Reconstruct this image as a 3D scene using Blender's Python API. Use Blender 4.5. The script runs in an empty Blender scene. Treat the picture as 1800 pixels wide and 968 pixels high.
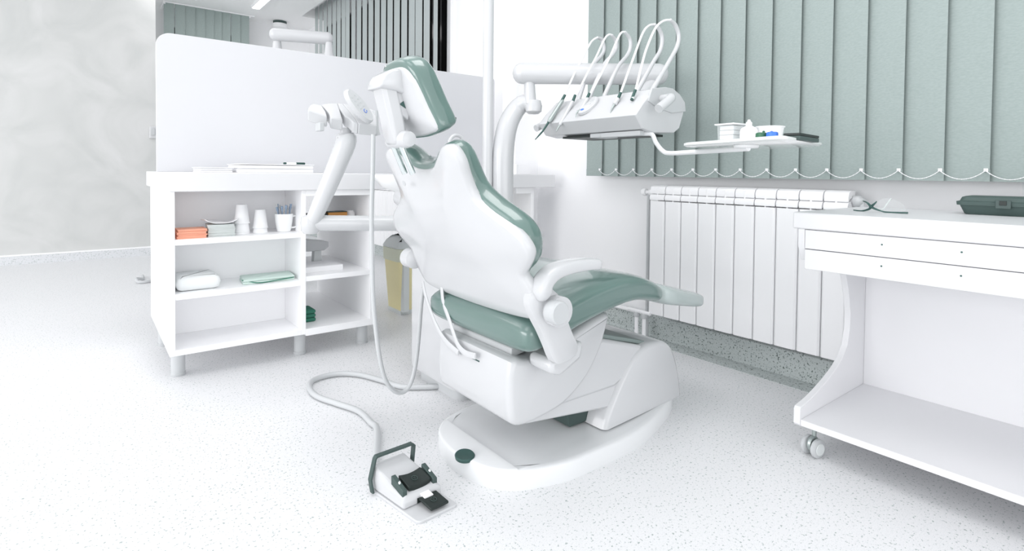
import bpy, bmesh, math, random
from mathutils import Vector, Matrix
random.seed(4)
SC = bpy.context.scene
COL = SC.collection

# ---------------------------------------------------------------- camera
FPX, CYP, YAW, TILT, ROLL, CAMH = 964.57, 326.5, .66226, .0240, .00949, 0.80
def cam_axes():
    cy, sy, ct, st, cr, sr = math.cos(YAW), math.sin(YAW), math.cos(TILT), math.sin(TILT), math.cos(ROLL), math.sin(ROLL)
    f = Vector((sy*ct, cy*ct, -st)); r = Vector((cy, -sy, 0)); u = r.cross(f)
    return cr*r+sr*u, -sr*r+cr*u, f
CR, CU, CF = cam_axes()
cd = bpy.data.cameras.new('camera'); cam = bpy.data.objects.new('camera', cd); COL.objects.link(cam)
cd.sensor_fit = 'HORIZONTAL'; cd.sensor_width = 36; cd.lens = 36*FPX/1800
cd.shift_y = -(484-CYP)/1800; cd.clip_start = .02
M = Matrix((( CR.x, CU.x, -CF.x, 0), (CR.y, CU.y, -CF.y, 0), (CR.z, CU.z, -CF.z, CAMH), (0, 0, 0, 1)))
cam.matrix_world = M
SC.camera = cam
def at(px, py, **k):
    """the place on the plane x=, y= or z= that stands behind a pixel of the photograph"""
    d = CF + CR*((px-900)/FPX) - CU*((py-CYP)/FPX)
    a, v = list(k.items())[0]; i = 'xyz'.index(a); c = Vector((0, 0, CAMH))
    return c + d*((v-c[i])/d[i])

# ---------------------------------------------------------------- view, world, lights
SC.view_settings.view_transform = 'Standard'; SC.view_settings.look = 'None'
SC.view_settings.gamma = 1; SC.view_settings.use_curve_mapping = False
SC.view_settings.exposure = 0.22
W = bpy.data.worlds.new('world'); SC.world = W; W.use_nodes = True
bg = W.node_tree.nodes['Background']; bg.inputs[0].default_value = (.955, .985, 1, 1); bg.inputs[1].default_value = 1.06
SC.cycles.diffuse_bounces = 8; SC.cycles.max_bounces = 14
def area(name, loc, sx, sy, power, color=(1, .975, .99)):
    l = bpy.data.lights.new(name, 'AREA'); l.shape = 'RECTANGLE'; l.size = sx; l.size_y = sy; l.energy = power; l.color = color
    o = bpy.data.objects.new(name, l); o.location = loc; COL.objects.link(o); return o
CEIL = 2.56
LIGHTS = [(-.9, 1.2, 1.2, 1.0, 6), (.8, .9, 1.0, .8, 10), (.6, 2.3, 1.0, 1.0, 4), (-.9, 3.4, 1.2, 1.4, 8), (.5, 4.4, 1.2, 1.2, 3), (.9, 6.0, 1.0, .6, 4)]
for i, (x, y, sx, sy, p) in enumerate(LIGHTS): area('ceiling_panel_light', (x, y, CEIL-.03), sx, sy, p)
wl = area('window_daylight', (-7.5, 1.2, 1.5), 2.8, 7.5, 265, (1, .985, 1)); wl.rotation_euler = (0, math.radians(-86), 0)  # added fill lamp from the left, brightens the right wall and radiator
wl2 = area('window_daylight', (.0, -6.5, 1.3), 7.0, 2.4, 95, (1, .985, 1)); wl2.rotation_euler = (math.radians(84), 0, 0)  # added fill lamp from behind the camera, brightens the shelf interiors

# ---------------------------------------------------------------- materials
def mat(name, col, rough=.5, metal=0, coat=0, spec=.5, trans=0, emit=None, es=0, ior=1.45):
    m = bpy.data.materials.new(name); m.use_nodes = True; b = m.node_tree.nodes['Principled BSDF']
    b.inputs['Base Color'].default_value = (*col, 1); b.inputs['Roughness'].default_value = rough
    b.inputs['Metallic'].default_value = metal; b.inputs['Coat Weight'].default_value = coat; b.inputs['Coat Roughness'].default_value = .08
    b.inputs['Specular IOR Level'].default_value = spec; b.inputs['Transmission Weight'].default_value = trans; b.inputs['IOR'].default_value = ior
    if emit: b.inputs['Emission Color'].default_value = (*emit, 1); b.inputs['Emission Strength'].default_value = es
    # a faint procedural unevenness so that no surface is perfectly uniform
    nt = m.node_tree; n = nt.nodes.new('ShaderNodeTexNoise'); n.inputs['Scale'].default_value = 35; mr = nt.nodes.new('ShaderNodeMapRange')
    mr.inputs['To Min'].default_value = max(0, rough-.03); mr.inputs['To Max'].default_value = min(1, rough+.03)
    nt.links.new(n.outputs['Fac'], mr.inputs['Value']); nt.links.new(mr.outputs['Result'], b.inputs['Roughness'])
    return m
def node_mat(name, build, rough=.6):
    m = mat(name, (.8, .8, .8), rough); nt = m.node_tree; build(nt, nt.nodes['Principled BSDF']); return m
def ramp(nt, src, stops):
    r = nt.nodes.new('ShaderNodeValToRGB'); e = r.color_ramp.elements
    while len(e) < len(stops): e.new(.5)
    for k, (p, c) in zip(e, stops): k.position = p; k.color = (*c, 1)
    nt.links.new(src, r.inputs[0]); return r.outputs[0]
def coords(nt, scale=(1, 1, 1)):
    t = nt.nodes.new('ShaderNodeTexCoord'); mp = nt.nodes.new('ShaderNodeMapping'); mp.inputs['Scale'].default_value = scale
    g = nt.nodes.new('ShaderNodeNewGeometry'); nt.links.new(g.outputs['Position'], mp.inputs[0]); return mp.outputs[0]
def terrazzo(light, mid, dark, amount, scale=95):
    def b(nt, p):
        c = coords(nt)
        n1 = nt.nodes.new('ShaderNodeTexNoise'); n1.inputs['Scale'].default_value = scale; n1.inputs['Detail'].default_value = 2; nt.links.new(c, n1.inputs[0])
        n2 = nt.nodes.new('ShaderNodeTexNoise'); n2.inputs['Scale'].default_value = scale*2.4; n2.inputs['Detail'].default_value = 3; nt.links.new(c, n2.inputs[0])
        a = ramp(nt, n1.outputs['Fac'], [(.34, dark), (.34+amount, mid), (.40+amount*1.5, light), (.9, light)])
        d = ramp(nt, n2.outputs['Fac'], [(.36, (.78, .80, .80)), (.47, (1, 1, 1))])
        mx = nt.nodes.new('ShaderNodeMix'); mx.data_type = 'RGBA'; mx.blend_type = 'MULTIPLY'; mx.inputs[0].default_value = .55
        nt.links.new(a, mx.inputs[6]); nt.links.new(d, mx.inputs[7]); nt.links.new(mx.outputs[2], p.inputs['Base Color'])
    return b
M_FLOOR = node_mat('terrazzo_floor', terrazzo((.80, .80, .812), (.74, .75, .76), (.40, .45, .44), .02, 150), .42)
M_SKIRT = node_mat('terrazzo_skirting', terrazzo((.56, .60, .595), (.44, .49, .48), (.10, .13, .12), .045, 150), .45)
M_SKIRTL = node_mat('pale_terrazzo_skirting', terrazzo((.72, .73, .75), (.66, .68, .69), (.50, .53, .53), .05, 120), .5)
def conc(nt, p):
    c = coords(nt); n = nt.nodes.new('ShaderNodeTexNoise'); n.inputs['Scale'].default_value = 2.2; n.inputs['Detail'].default_value = 7; n.inputs['Distortion'].default_value = 1.4
    nt.links.new(c, n.inputs[0]); nt.links.new(ramp(nt, n.outputs['Fac'], [(.3, (.57, .58, .57)), (.5, (.62, .625, .615)), (.72, (.67, .67, .665))]), p.inputs['Base Color'])
M_CONC = node_mat('polished_plaster', conc, .6)
M_WALL = mat('white_wall_paint', (.93, .93, .94), .7)
M_CEIL = mat('white_ceiling_paint', (.96, .96, .96), .8)
def fab(base, dark):
    def b(nt, p):
        c = coords(nt, (90, 90, 240)); w = nt.nodes.new('ShaderNodeTexNoise'); w.inputs['Scale'].default_value = 1.0; w.inputs['Detail'].default_value = 2
        nt.links.new(c, w.inputs[0]); nt.links.new(ramp(nt, w.outputs['Fac'], [(.3, dark), (.7, base)]), p.inputs['Base Color'])
    return b
M_BLIND = node_mat('grey_green_blind_fabric', fab((.355, .415, .402), (.315, .372, .36)), .85)
M_BLINDP = node_mat('pale_grey_blind_fabric', fab((.42, .46, .46), (.39, .43, .43)), .85)
M_LAM = mat('white_laminate', (.93, .93, .94), .38)
M_TABLE = mat('white_table_laminate', (.76, .76, .775), .4)
M_STONE = mat('white_worktop', (.75, .75, .765), .35)
M_PL = mat('white_gloss_plastic', (.60, .607, .62), .22, coat=.25)
M_BASE = mat('white_base_plastic', (.78, .79, .80), .25, coat=.2)
M_PLD = mat('pale_grey_plastic', (.55, .565, .575), .3)
M_VIN = mat('sage_green_vinyl', (.105, .185, .165), .3, coat=1, spec=.8)
M_CHR = mat('chrome', (.75, .8, .8), .12, metal=1)
M_DKG = mat('dark_green_metal', (.045, .10, .09), .3, metal=.3)
M_BLK = mat('black_rubber', (.012, .02, .018), .45)
M_CHAR = mat('charcoal_plastic', (.055, .085, .08), .5)
M_CASE = mat('dark_slate_plastic', (.06, .095, .088), .55)
M_NIGHT = mat('night_window_glass', (.006, .006, .006), .08)
M_BLUE = mat('blue_plastic', (.06, .2, .72), .4)
M_GREEN = mat('dark_green_plastic', (.05, .16, .09), .4)
M_ORANGE = mat('orange_paper', (.93, .47, .33), .8)
M_PAPER = mat('grey_white_paper', (.66, .70, .69), .8)
M_CUP = mat('white_paper_cup', (.90, .90, .91), .6)
M_CERAM = mat('white_ceramic', (.86, .87, .87), .2)
M_TOWEL = mat('white_towelling', (.84, .86, .86), .95)
M_CLOTH = mat('pale_mint_cloth', (.60, .72, .67), .9)
M_CLOTHG = mat('green_cloth', (.04, .19, .13), .9)
M_BINY = mat('pale_yellow_plastic', (.93, .84, .50), .45)
M_BING = mat('grey_bin_plastic', (.72, .75, .75), .45)
M_WOOD = mat('orange_wood', (.50, .23, .06), .5)
M_TOOL = mat('blue_grey_plastic', (.25, .33, .44), .35)
M_STEEL = mat('grey_metal', (.42, .47, .46), .35, metal=.6)
M_GLOW = mat('lamp_panel', (.9, .9, .9), .5, emit=(1, 1, 1), es=3)
def clearm(name, col, rough, alpha):
    m = mat(name, col, rough, spec=.6); m.node_tree.nodes['Principled BSDF'].inputs['Alpha'].default_value = alpha; return m
M_CLEAR = clearm('clear_plastic', (.80, .84, .84), .08, .35)
M_FOOT = clearm('translucent_cover', (.50, .57, .56), .12, .80)
M_LENS = clearm('clear_lens', (.8, .86, .86), .3, .06); M_LENS.node_tree.nodes['Principled BSDF'].inputs['Specular IOR Level'].default_value = .05

# ---------------------------------------------------------------- builders
def world_loc(o):
    v = Vector((0, 0, 0))
    while o: v += o.location; o = o.parent
    return v
def obj(name, bm, m, parent=None, smooth=40, bevel=0, sub=0):
    bmesh.ops.recalc_face_normals(bm, faces=bm.faces)
    vs = [v.co for v in bm.verts]
    lo = Vector([min(v[i] for v in vs) for i in range(3)]); hi = Vector([max(v[i] for v in vs) for i in range(3)])
    c = Vector(((lo.x+hi.x)/2, (lo.y+hi.y)/2, lo.z))
    for v in bm.verts: v.co -= c
    me = bpy.data.meshes.new(name); bm.to_mesh(me); bm.free(); me.materials.append(m)
    for p in me.polygons: p.use_smooth = True
    if not sub: me.set_sharp_from_angle(angle=math.radians(smooth))
    o = bpy.data.objects.new(name, me); COL.objects.link(o)
    if parent: o.parent = parent; o.location = c-world_loc(parent)
    else: o.location = c
    if bevel:
        b = o.modifiers.new('bevel', 'BEVEL'); b.width = bevel; b.segments = 2; b.limit_method = 'ANGLE'; b.angle_limit = math.radians(35)
    if sub:
        s = o.modifiers.new('sub', 'SUBSURF'); s.levels = sub; s.render_levels = sub
    return o
def thing(name, label, cat, loc, group=None):
    o = bpy.data.objects.new(name, None); COL.objects.link(o); o.location = loc; o.empty_display_size = .05
    o['label'] = label; o['category'] = cat
    if group: o['group'] = group
    return o
def tag(o, label, cat, group=None):
    o['label'] = label; o['category'] = cat
    if group: o['group'] = group
    return o
def struct(name, bm, m, **k):
    o = obj(name, bm, m, **k); o['kind'] = 'structure'; return o
def B(): return bmesh.new()
def box(bm, x0, x1, y0, y1, z0, z1):
    vs = [bm.verts.new((x, y, z)) for x in (x0, x1) for y in (y0, y1) for z in (z0, z1)]
    for f in ((0, 1, 3, 2), (4, 6, 7, 5), (0, 4, 5, 1), (2, 3, 7, 6), (0, 2, 6, 4), (1, 5, 7, 3)): bm.faces.new([vs[i] for i in f])
    return bm
def obox(bm, c, ax, ay, az, sx, sy, sz):
    """box centred at c with half sizes along given axes"""
    vs = [bm.verts.new(Vector(c)+Vector(ax)*sx*a+Vector(ay)*sy*b+Vector(az)*sz*d) for a in (-1, 1) for b in (-1, 1) for d in (-1, 1)]
    for f in ((0, 1, 3, 2), (4, 6, 7, 5), (0, 4, 5, 1), (2, 3, 7, 6), (0, 2, 6, 4), (1, 5, 7, 3)): bm.faces.new([vs[i] for i in f])
    return bm
def rings(bm, R, cap=True, closed=True):
    rs = [[bm.verts.new(p) for p in r] for r in R]; n = len(rs[0])
    for a, b in zip(rs, rs[1:]):
        for i in range(n if closed else n-1):
            j = (i+1) % n; bm.faces.new((a[i], a[j], b[j], b[i]))
    if cap: bm.faces.new(rs[0][::-1]); bm.faces.new(rs[-1])
    return bm
def spline(P, n=8):
    P = [Vector(p) for p in P]; Q = [2*P[0]-P[1]]+P+[2*P[-1]-P[-2]]; out = []
    for i in range(1, len(Q)-2):
        a, b, c, d = Q[i-1:i+3]
        for k in range(n):
            t = k/n; out.append(.5*((2*b)+(c-a)*t+(2*a-5*b+4*c-d)*t*t+(3*b-a-3*c+d)*t**3))
    out.append(P[-1]); return out
def tube(bm, P, r, seg=14, n=8, smooth=True, flat=1, up=None):
    m = len(P); pts = spline(P, n) if smooth and m > 2 else [Vector(p) for p in P]
    rr = r if isinstance(r, (list, tuple)) else [r]*m
    def rad(i):
        t = i*(m-1)/(len(pts)-1); k = min(int(t), m-2); return rr[k]+(rr[k+1]-rr[k])*(t-k)
    T = [(pts[min(i+1, len(pts)-1)]-pts[max(i-1, 0)]).normalized() for i in range(len(pts))]
    u = Vector(up) if up else (Vector((0, 0, 1)) if abs(T[0].z) < .9 else Vector((1, 0, 0)))
    R = []
    for i, (p, t) in enumerate(zip(pts, T)):
        u = (u-t*u.dot(t)).normalized(); v = t.cross(u)
        R.append([p+(u*math.cos(a)*flat+v*math.sin(a))*rad(i) for a in [2*math.pi*k/seg for k in range(seg)]])
    return rings(bm, R)
def capsule(bm, a, b, r, seg=20, end=.6):
    """rounded-end rod"""
    a, b = Vector(a), Vector(b); d = (b-a).normalized()
    P, rr = [], []
    for k in range(5): t = k/4*math.pi/2; P.append(a+d*r*end*(1-math.sin(t))); rr.append(max(r*math.sin(t) if k else .02*r, .02*r))
    P[0:5] = [a+d*r*end*(1-math.cos(k/4*math.pi/2)) for k in range(5)]; rr[0:5] = [max(.05*r, r*math.sin(k/4*math.pi/2)) for k in range(5)]
    P += [b-d*r*end*(1-math.cos(k/4*math.pi/2)) for k in range(4, -1, -1)]; rr += [max(.05*r, r*math.sin(k/4*math.pi/2)) for k in range(4, -1, -1)]
    return tube(bm, P, rr, seg, smooth=False)
def lathe(bm, prof, c=(0, 0, 0), axis=(0, 0, 1), seg=28, sx=1, sy=1):
    z = Vector(axis).normalized(); x = Vector((1, 0, 0)) if abs(z.x) < .9 else Vector((0, 1, 0)); x = (x-z*x.dot(z)).normalized(); y = z.cross(x); c = Vector(c)
    R = [[c+x*max(r, 1e-4)*sx*math.cos(a)+y*max(r, 1e-4)*sy*math.sin(a)+z*h for a in [2*math.pi*k/seg for k in range(seg)]] for r, h in prof]
    return rings(bm, R)
def prism(bm, poly, f0, f1):
    """poly of 2-D points; f0 and f1 place a 2-D point on the first and the second face"""
    return rings(bm, [[f0(*p) for p in poly], [f1(*p) for p in poly]])
def inset(poly, d):
    n = len(poly); A = sum(poly[i][0]*poly[(i+1) % n][1]-poly[(i+1) % n][0]*poly[i][1] for i in range(n)); s = 1 if A > 0 else -1; out = []
    for i in range(n):
        a, b, c = Vector(poly[i-1]), Vector(poly[i]), Vector(poly[(i+1) % n])
        e = (b-a).normalized(); g = (c-b).normalized(); n1 = Vector((-e.y, e.x)); n2 = Vector((-g.y, g.x)); m = (n1+n2)
        m = m.normalized() if m.length > 1e-6 else n1; k = max(.5, m.dot(n1)); out.append(tuple(b+m*(s*d/k)))
    return out
def dense(poly, n=4):
    P = [Vector((*p, 0)) for p in poly]; m = len(P); out = []
    for i in range(m):
        a, b, c, d = P[i-1], P[i], P[(i+1) % m], P[(i+2) % m]
        for k in range(n):
            t = k/n; q = .5*((2*b)+(c-a)*t+(2*a-5*b+4*c-d)*t*t+(3*b-a-3*c+d)*t**3); out.append((q.x, q.y))
    return out
def plate(bm, poly, layers, f):
    """rounded slab: layers are (inset, depth); f(a, b, depth) places a point"""
    return rings(bm, [[f(a, b, c) for a, b in inset(poly, d)] for d, c in layers])
def rrect(x0, x1, y0, y1, r, n=5):
    out = []
    for cx, cy, a0 in ((x1-r, y1-r, 0), (x0+r, y1-r, 90), (x0+r, y0+r, 180), (x1-r, y0+r, 270)):
        out += [(cx+r*math.cos(math.radians(a0+90*k/n)), cy+r*math.sin(math.radians(a0+90*k/n))) for k in range(n+1)]
    return out
def rslab(bm, x0, x1, y0, y1, z0, z1, r=.02, e=.004, taper=0):
    P = rrect(x0, x1, y0, y1, r)
    return rings(bm, [[(a, b, z) for a, b in inset(P, d)] for d, z in ((e+taper, z0), (taper*.98, z0+e), (0, z1-e), (e, z1))])
def copy_thing(o, loc=None, label=None):
    c = o.copy(); COL.objects.link(c)
    for ch in list(o.children):
        k = ch.copy(); COL.objects.link(k); k.parent = c
        for g in list(ch.children):
            q = g.copy(); COL.objects.link(q); q.parent = k
    if loc is not None: c.location = loc
    if label: c['label'] = label
    return c

# ================================================================ the room
XW = 2.23
struct('floor', box(B(), -3.2, XW+.15, -2.6, 7.3, -.06, 0), M_FLOOR)
struct('ceiling', box(B(), -1.8, 1.97, .6, 7.2, CEIL, CEIL+.08), M_CEIL)
b = box(B(), 1.97, XW, .6, 6.46, CEIL+.30, CEIL+.38); box(b, 1.97, XW, 6.46, 7.2, CEIL, CEIL+.38); box(b, 1.95, 1.97, .6, 6.46, CEIL+.08, CEIL+.30)
struct('trim_1', b, M_CEIL)
struct('wall_right', box(B(), XW, XW+.15, -1.5, 7.2, 0, CEIL+.38), M_WALL)
struct('wall_back', box(B(), -.2, XW, 7.06, 7.2, 0, CEIL), M_WALL)
struct('wall_left', box(B(), -3.2, at(275, 300, y=6.1).x, 6.1, 6.24, 0, CEIL), M_CONC)
struct('wall_column', box(B(), 2.05, XW, 2.6, 2.73, 0, CEIL+.38), M_WALL)
struct('baseboard_right', box(B(), 2.198, XW, -1.5, 2.6, 0, .105), M_SKIRT, bevel=.004)
b = B(); prism(b, [(2.10, 0), (2.198, 0), (2.198, .012), (2.19, .004), (2.10, .0015)], lambda x, z: (x, -1.5, z), lambda x, z: (x, 2.6, z))
struct('trim_2', b, M_SKIRT)
struct('baseboard_right_far', box(B(), 2.21, XW, 2.73, 7.06, 0, .10), M_SKIRT)
b = box(B(), -3.2, at(275, 300, y=6.1).x, 6.08, 6.1, 0, .072); o = struct('baseboard_left', b, M_SKIRTL)
struct('trim_3', box(B(), -3.2, at(275, 300, y=6.1).x, 6.078, 6.1, .072, .082), M_WALL)
struct('baseboard_back', box(B(), -.2, 2.21, 7.04, 7.06, 0, .08), M_SKIRTL)

# windows (night outside) behind the blinds
def window(n, axis, a0, a1, z0, z1, pos):
    fr, gl = B(), B(); W_ = .05
    def bb(bm, p0, p1, q0, q1, d0, d1):
        if axis == 'x': box(bm, pos-d1, pos-d0, p0, p1, q0, q1)
        else: box(bm, p0, p1, pos-d1, pos-d0, q0, q1)
    bb(fr, a0, a1, z0, z0+W_, 0, .03); bb(fr, a0, a1, z1-W_, z1, 0, .03)
    k = max(2, round((a1-a0)/1.1)+1)
    for i in range(k):
        c = a0+(a1-a0-W_)*i/(k-1); bb(fr, c, c+W_, z0+W_, z1-W_, 0, .03)
    bb(gl, a0+W_, a1-W_, z0+W_, z1-W_, 0, .012)
    f = struct('window_%d' % n, fr, M_LAM); g = obj('pane', gl, M_NIGHT, f); g['kind'] = 'structure'
window(1, 'x', -1.0, 2.0, .92, 2.5, XW)
window(2, 'x', 3.60, 6.4, .92, 2.5, XW)
window(3, 'y', .72, 1.44, .92, 2.4, 7.06)

# ---------------------------------------------------------------- vertical blinds
def slat(bm, c, d, w, z0, z1):
    """a cloth slat with a welded weight pocket at the bottom"""
    d = Vector(d).normalized(); nrm = Vector((-d.y, d.x, 0))
    cc = Vector((c[0], c[1], 0)); h = (z1-z0)
    obox(bm, cc+Vector((0, 0, z0+h/2+.018)), d, nrm, (0, 0, 1), w/2, .0006, h/2-.018)
    obox(bm, cc+Vector((0, 0, z0+.018)), d, nrm, (0, 0, 1), w/2+.0008, .0016, .018)
    return bm
def blind(label, slats, w, z0, z1, mt, rail, chain=True):
    root = thing('vertical_blind', label, 'blind', (slats[0][0], slats[0][1], z0))
    obj('head_rail', rail, M_LAM, root)
    for (x, y, a) in slats:
        obj('slat', slat(B(), (x, y), (math.cos(a), math.sin(a), 0), w, z0, z1), mt, root)
    if chain:
        for (p, q) in zip(slats, slats[1:]):
            d0 = Vector((math.cos(p[2]), math.sin(p[2]), 0))*(w/2-.008); d1 = Vector((math.cos(q[2]), math.sin(q[2]), 0))*(w/2-.008)
            A = Vector((p[0]-.006, p[1], z0+.032))+d0; Z = Vector((q[0]-.006, q[1], z0+.032))+d1
            L = [A.lerp(Z, t/10)+Vector((-.006, 0, -.026*4*(t/10)*(1-t/10))) for t in range(11)]
            c = B(); tube(c, L, .0011, 6, 2)
            for t in range(0, 21, 2): lathe(c, [(0, -.0019), (.0016, -.001), (.0019, 0), (.0016, .001), (0, .0019)], spline(L, 2)[t], seg=6)
            obox(c, A+Vector((0, 0, .002)), (0, 1, 0), (1, 0, 0), (0, 0, 1), .005, .003, .005)
            obj('bead_chain', c, M_CUP, root)
    return root
bx = 2.125; a1 = math.radians(-90-9)
y_at = [at(p, 300, x=bx).y for p in (1742.4, 1663)]
edges = [at(1742.4, 313, x=bx).y+.1105*k for k in range(-7, 15)]
sl = [(bx, e+.0645-.0, a1) for e in edges if e+.0645+.06 < 2.14]
sl = sorted([(x, y, a) for x, y, a in sl], key=lambda s: -s[1])
rail = box(B(), bx-.02, bx+.02, min(s[1] for s in sl)-.06, max(s[1] for s in sl)+.06, 2.60, 2.63); box(rail, bx-.02, XW, 2.05, 2.07, 2.60, 2.63); box(rail, bx-.02, XW, -.3, -.28, 2.60, 2.63)
near_blind = blind('grey green fabric vertical blind with white bead chain above the radiator', sl, .127, .787, 2.60, M_BLIND, rail)
fx = 2.10
fy = [at(p, 60, x=fx).y for p in (607, 617, 626.6, 636.6, 647, 658, 668.8, 680, 692, 704.5, 717.5, 730)]
fe = [6.40, 6.26, 6.12, 5.98, 5.84, 5.71, 5.58]+[y for y in fy if y < 5.5]
sl = []
for e in fe: sl.append((fx, e-.062, math.radians(-90)))
for p0, p1, an in ((731, 741, 2), (745, 755, -3), (763, 768, -13)):
    ya, yb = at(p0, 60, x=fx).y, at(p1, 60, x=fx).y; sl.append((fx, (ya+yb)/2, math.radians(-90+an)))
rail = box(B(), fx-.02, fx+.02, 3.56, 6.43, 2.66, 2.69); box(rail, fx, XW, 3.60, 3.62, 2.66, 2.69); box(rail, fx, XW, 6.38, 6.40, 2.66, 2.69)
blind('pale grey vertical blind with some slats turned open, far right behind the partition', sl, .104, .787, 2.66, M_BLINDP, rail, chain=False)
be = [at(p, 40, y=6.8).x for p in (287, 307, 326, 343, 361, 375, 388, 406, 423, 437)]
sl = [((e+f_)/2, 6.8, math.radians(-7)) for e, f_ in zip(be, be[1:])]
rail = box(B(), be[0], be[-1]+.06, 6.79, 6.81, 2.545, 2.558); box(rail, be[0], be[0]+.02, 6.8, 7.06, 2.53, 2.55); box(rail, be[-1], be[-1]+.02, 6.8, 7.06, 2.53, 2.55)
blind('grey green vertical blind on the far back wall, left of the dome camera', sl, .093, .95, 2.55, M_BLIND, rail, chain=False)

# dome camera, ceiling luminaires, wall box
c = at(490, 38, y=6.9); r = thing('dome_camera', 'small white dome security camera hanging from the far ceiling', 'security camera', (c.x, 6.85, CEIL-.11))
cx, cy = c.x, 6.85
obj('mounting_plate', lathe(B(), [(0, 0), (.075, 0), (.075, .03), (0, .03)], (cx, cy, CEIL-.03)), M_CHAR, r)
obj('housing', lathe(B(), [(0, 0), (.05, 0), (.078, .02), (.084, .045), (.078, .065), (0, .065)], (cx, cy, CEIL-.095)), M_CUP, r)
obj('lens_dome', lathe(B(), [(0, -.05), (.02, -.048), (.038, -.035), (.048, -.012), (.05, .0), (0, 0)], (cx, cy, CEIL-.095)), M_DKG, r)
def luminaire(x0, x1, y0, y1, label):
    r = thing('ceiling_light', label, 'ceiling light', ((x0+x1)/2, (y0+y1)/2, CEIL-.02))
    f = B(); P = rrect(x0, x1, y0, y1, .01, 2); 
    rings(f, [[(a, b_, CEIL-.02) for a, b_ in P], [(a, b_, CEIL) for a, b_ in P]])
    obj('frame', f, M_LAM, r)
    obj('diffuser', box(B(), x0+.015, x1-.015, y0+.015, y1-.015, CEIL-.024, CEIL-.02), M_GLOW, r)
luminaire(1.42, 1.52, 5.5, 6.42, 'slim white ceiling light strip at the top edge of the photo')
w = at(270, 232, y=6.1)
r = thing('wall_switch', 'small white switch box on the grey plaster wall beside the partition edge', 'wall switch', (w.x, 6.1, w.z-.05))
obj('back_plate', rslab(B(), w.x-.035, w.x+.02, 6.07, 6.1, w.z-.06, w.z+.05, .008, .003), M_PL, r)
obj('rocker', box(B(), w.x-.025, w.x+.008, 6.062, 6.07, w.z-.03, w.z+.03), M_PLD, r, bevel=.002)

# ---------------------------------------------------------------- radiators
def radiator(label, y0, n, z0, z1, pitch, pipes=True, xf=2.105):
    root = thing('radiator', label, 'radiator', (xf+.045, y0+n*pitch/2, 0))
    for i in range(n):
        a = y0+i*pitch; m_ = a+pitch/2; b = B()
        fw = pitch/2-.0022
        # flat face panel with softly rounded edges
        P = [(m_-fw, xf+.03), (m_-fw, xf+.006), (m_-fw+.006, xf), (m_+fw-.006, xf), (m_+fw, xf+.006), (m_+fw, xf+.03)]
        prism(b, P, lambda y, x: (x, y, z0), lambda y, x: (x, y, z1-.073))
        # two rolled louvres over the panel and the middle web
        def roll(zc, xc, rr):
            Q = [(xc+rr*math.cos(t)*1.15, zc+rr*math.sin(t)) for t in [math.radians(-60+k*300/9-150) for k in range(10)]]
            Q = [(xc+.01+.02*0, zc)]+Q
            prism(b, [(xc-rr+.0, zc-rr*.8), (xc-rr*1.1, zc), (xc-rr*.8, zc+rr*.7), (xc-.2*rr, zc+rr), (xc+rr*1.6, zc+rr*1.05), (xc+rr*1.6, zc-.2*rr), (xc-.3*rr, zc-rr*.3)],
                  lambda x, z: (x, m_-fw, z), lambda x, z: (x, m_+fw, z))
        roll(z1-.022, xf+.028, .022); roll(z1-.056, xf+.016, .016)
        box(b, xf+.004, xf+.05, m_-.003, m_+.003, z0+.02, z1-.012)
        box(b, xf+.045, xf+.09, m_-.02, m_+.02, z0, z1-.03)
        obj('radiator_section', b, M_CUP, root, bevel=.0012)
    b = B(); tube(b, [(xf+.05, y0-.0, z1-.035), (xf+.05, y0+n*pitch, z1-.035)], .014, 12, smooth=False); tube(b, [(xf+.05, y0, z0+.03), (xf+.05, y0+n*pitch, z0+.03)], .014, 12, smooth=False)
    obj('header_pipe', b, M_CUP, root)
    if pipes:
        ye = y0+n*pitch; px_ = xf+.045
        b = B(); lathe(b, [(0, 0), (.015, 0), (.02, .004), (.02, .008), (.016, .012), (.016, .03), (0, .03)], (px_, ye+.0, z1-.035), (0, 1, 0), 16)
        lathe(b, [(0, 0), (.010, 0), (.010, .02), (0, .02)], (px_, ye+.03, z1-.035), (0, 1, 0), 12)
        lathe(b, [(0, 0), (.017, .002), (.019, .012), (.016, .024), (0, .026)], (px_, ye+.05, z1-.035), (0, 1, 0), 16)
        obj('valve', b, M_CUP, root)
        b = B(); tube(b, [(px_, ye+.038, z1-.035), (px_, ye+.038, .16), (px_, ye+.038, .001)], .0085, 12, smooth=False); obj('supply_pipe', b, M_STEEL if 0 else M_PLD, root)
        b = B(); lathe(b, [(0, 0), (.017, 0), (.02, .01), (.02, .02), (.012, .03), (0, .034)], (px_, y0-.0, z1-.035), (0, -1, 0), 16)
        tube(b, [(px_, y0-.025, z1-.035), (px_, y0-.03, z1-.09), (px_, y0-.03, z1-.12)], .008, 10, smooth=False)
        obj('bleed_valve', b, M_PLD, root)
    return root
RY0, RP = .787, .0857
rad = radiator('white ten-section radiator under the near blind, between chair and table', RY0, 10, .141, .747, RP)
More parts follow.
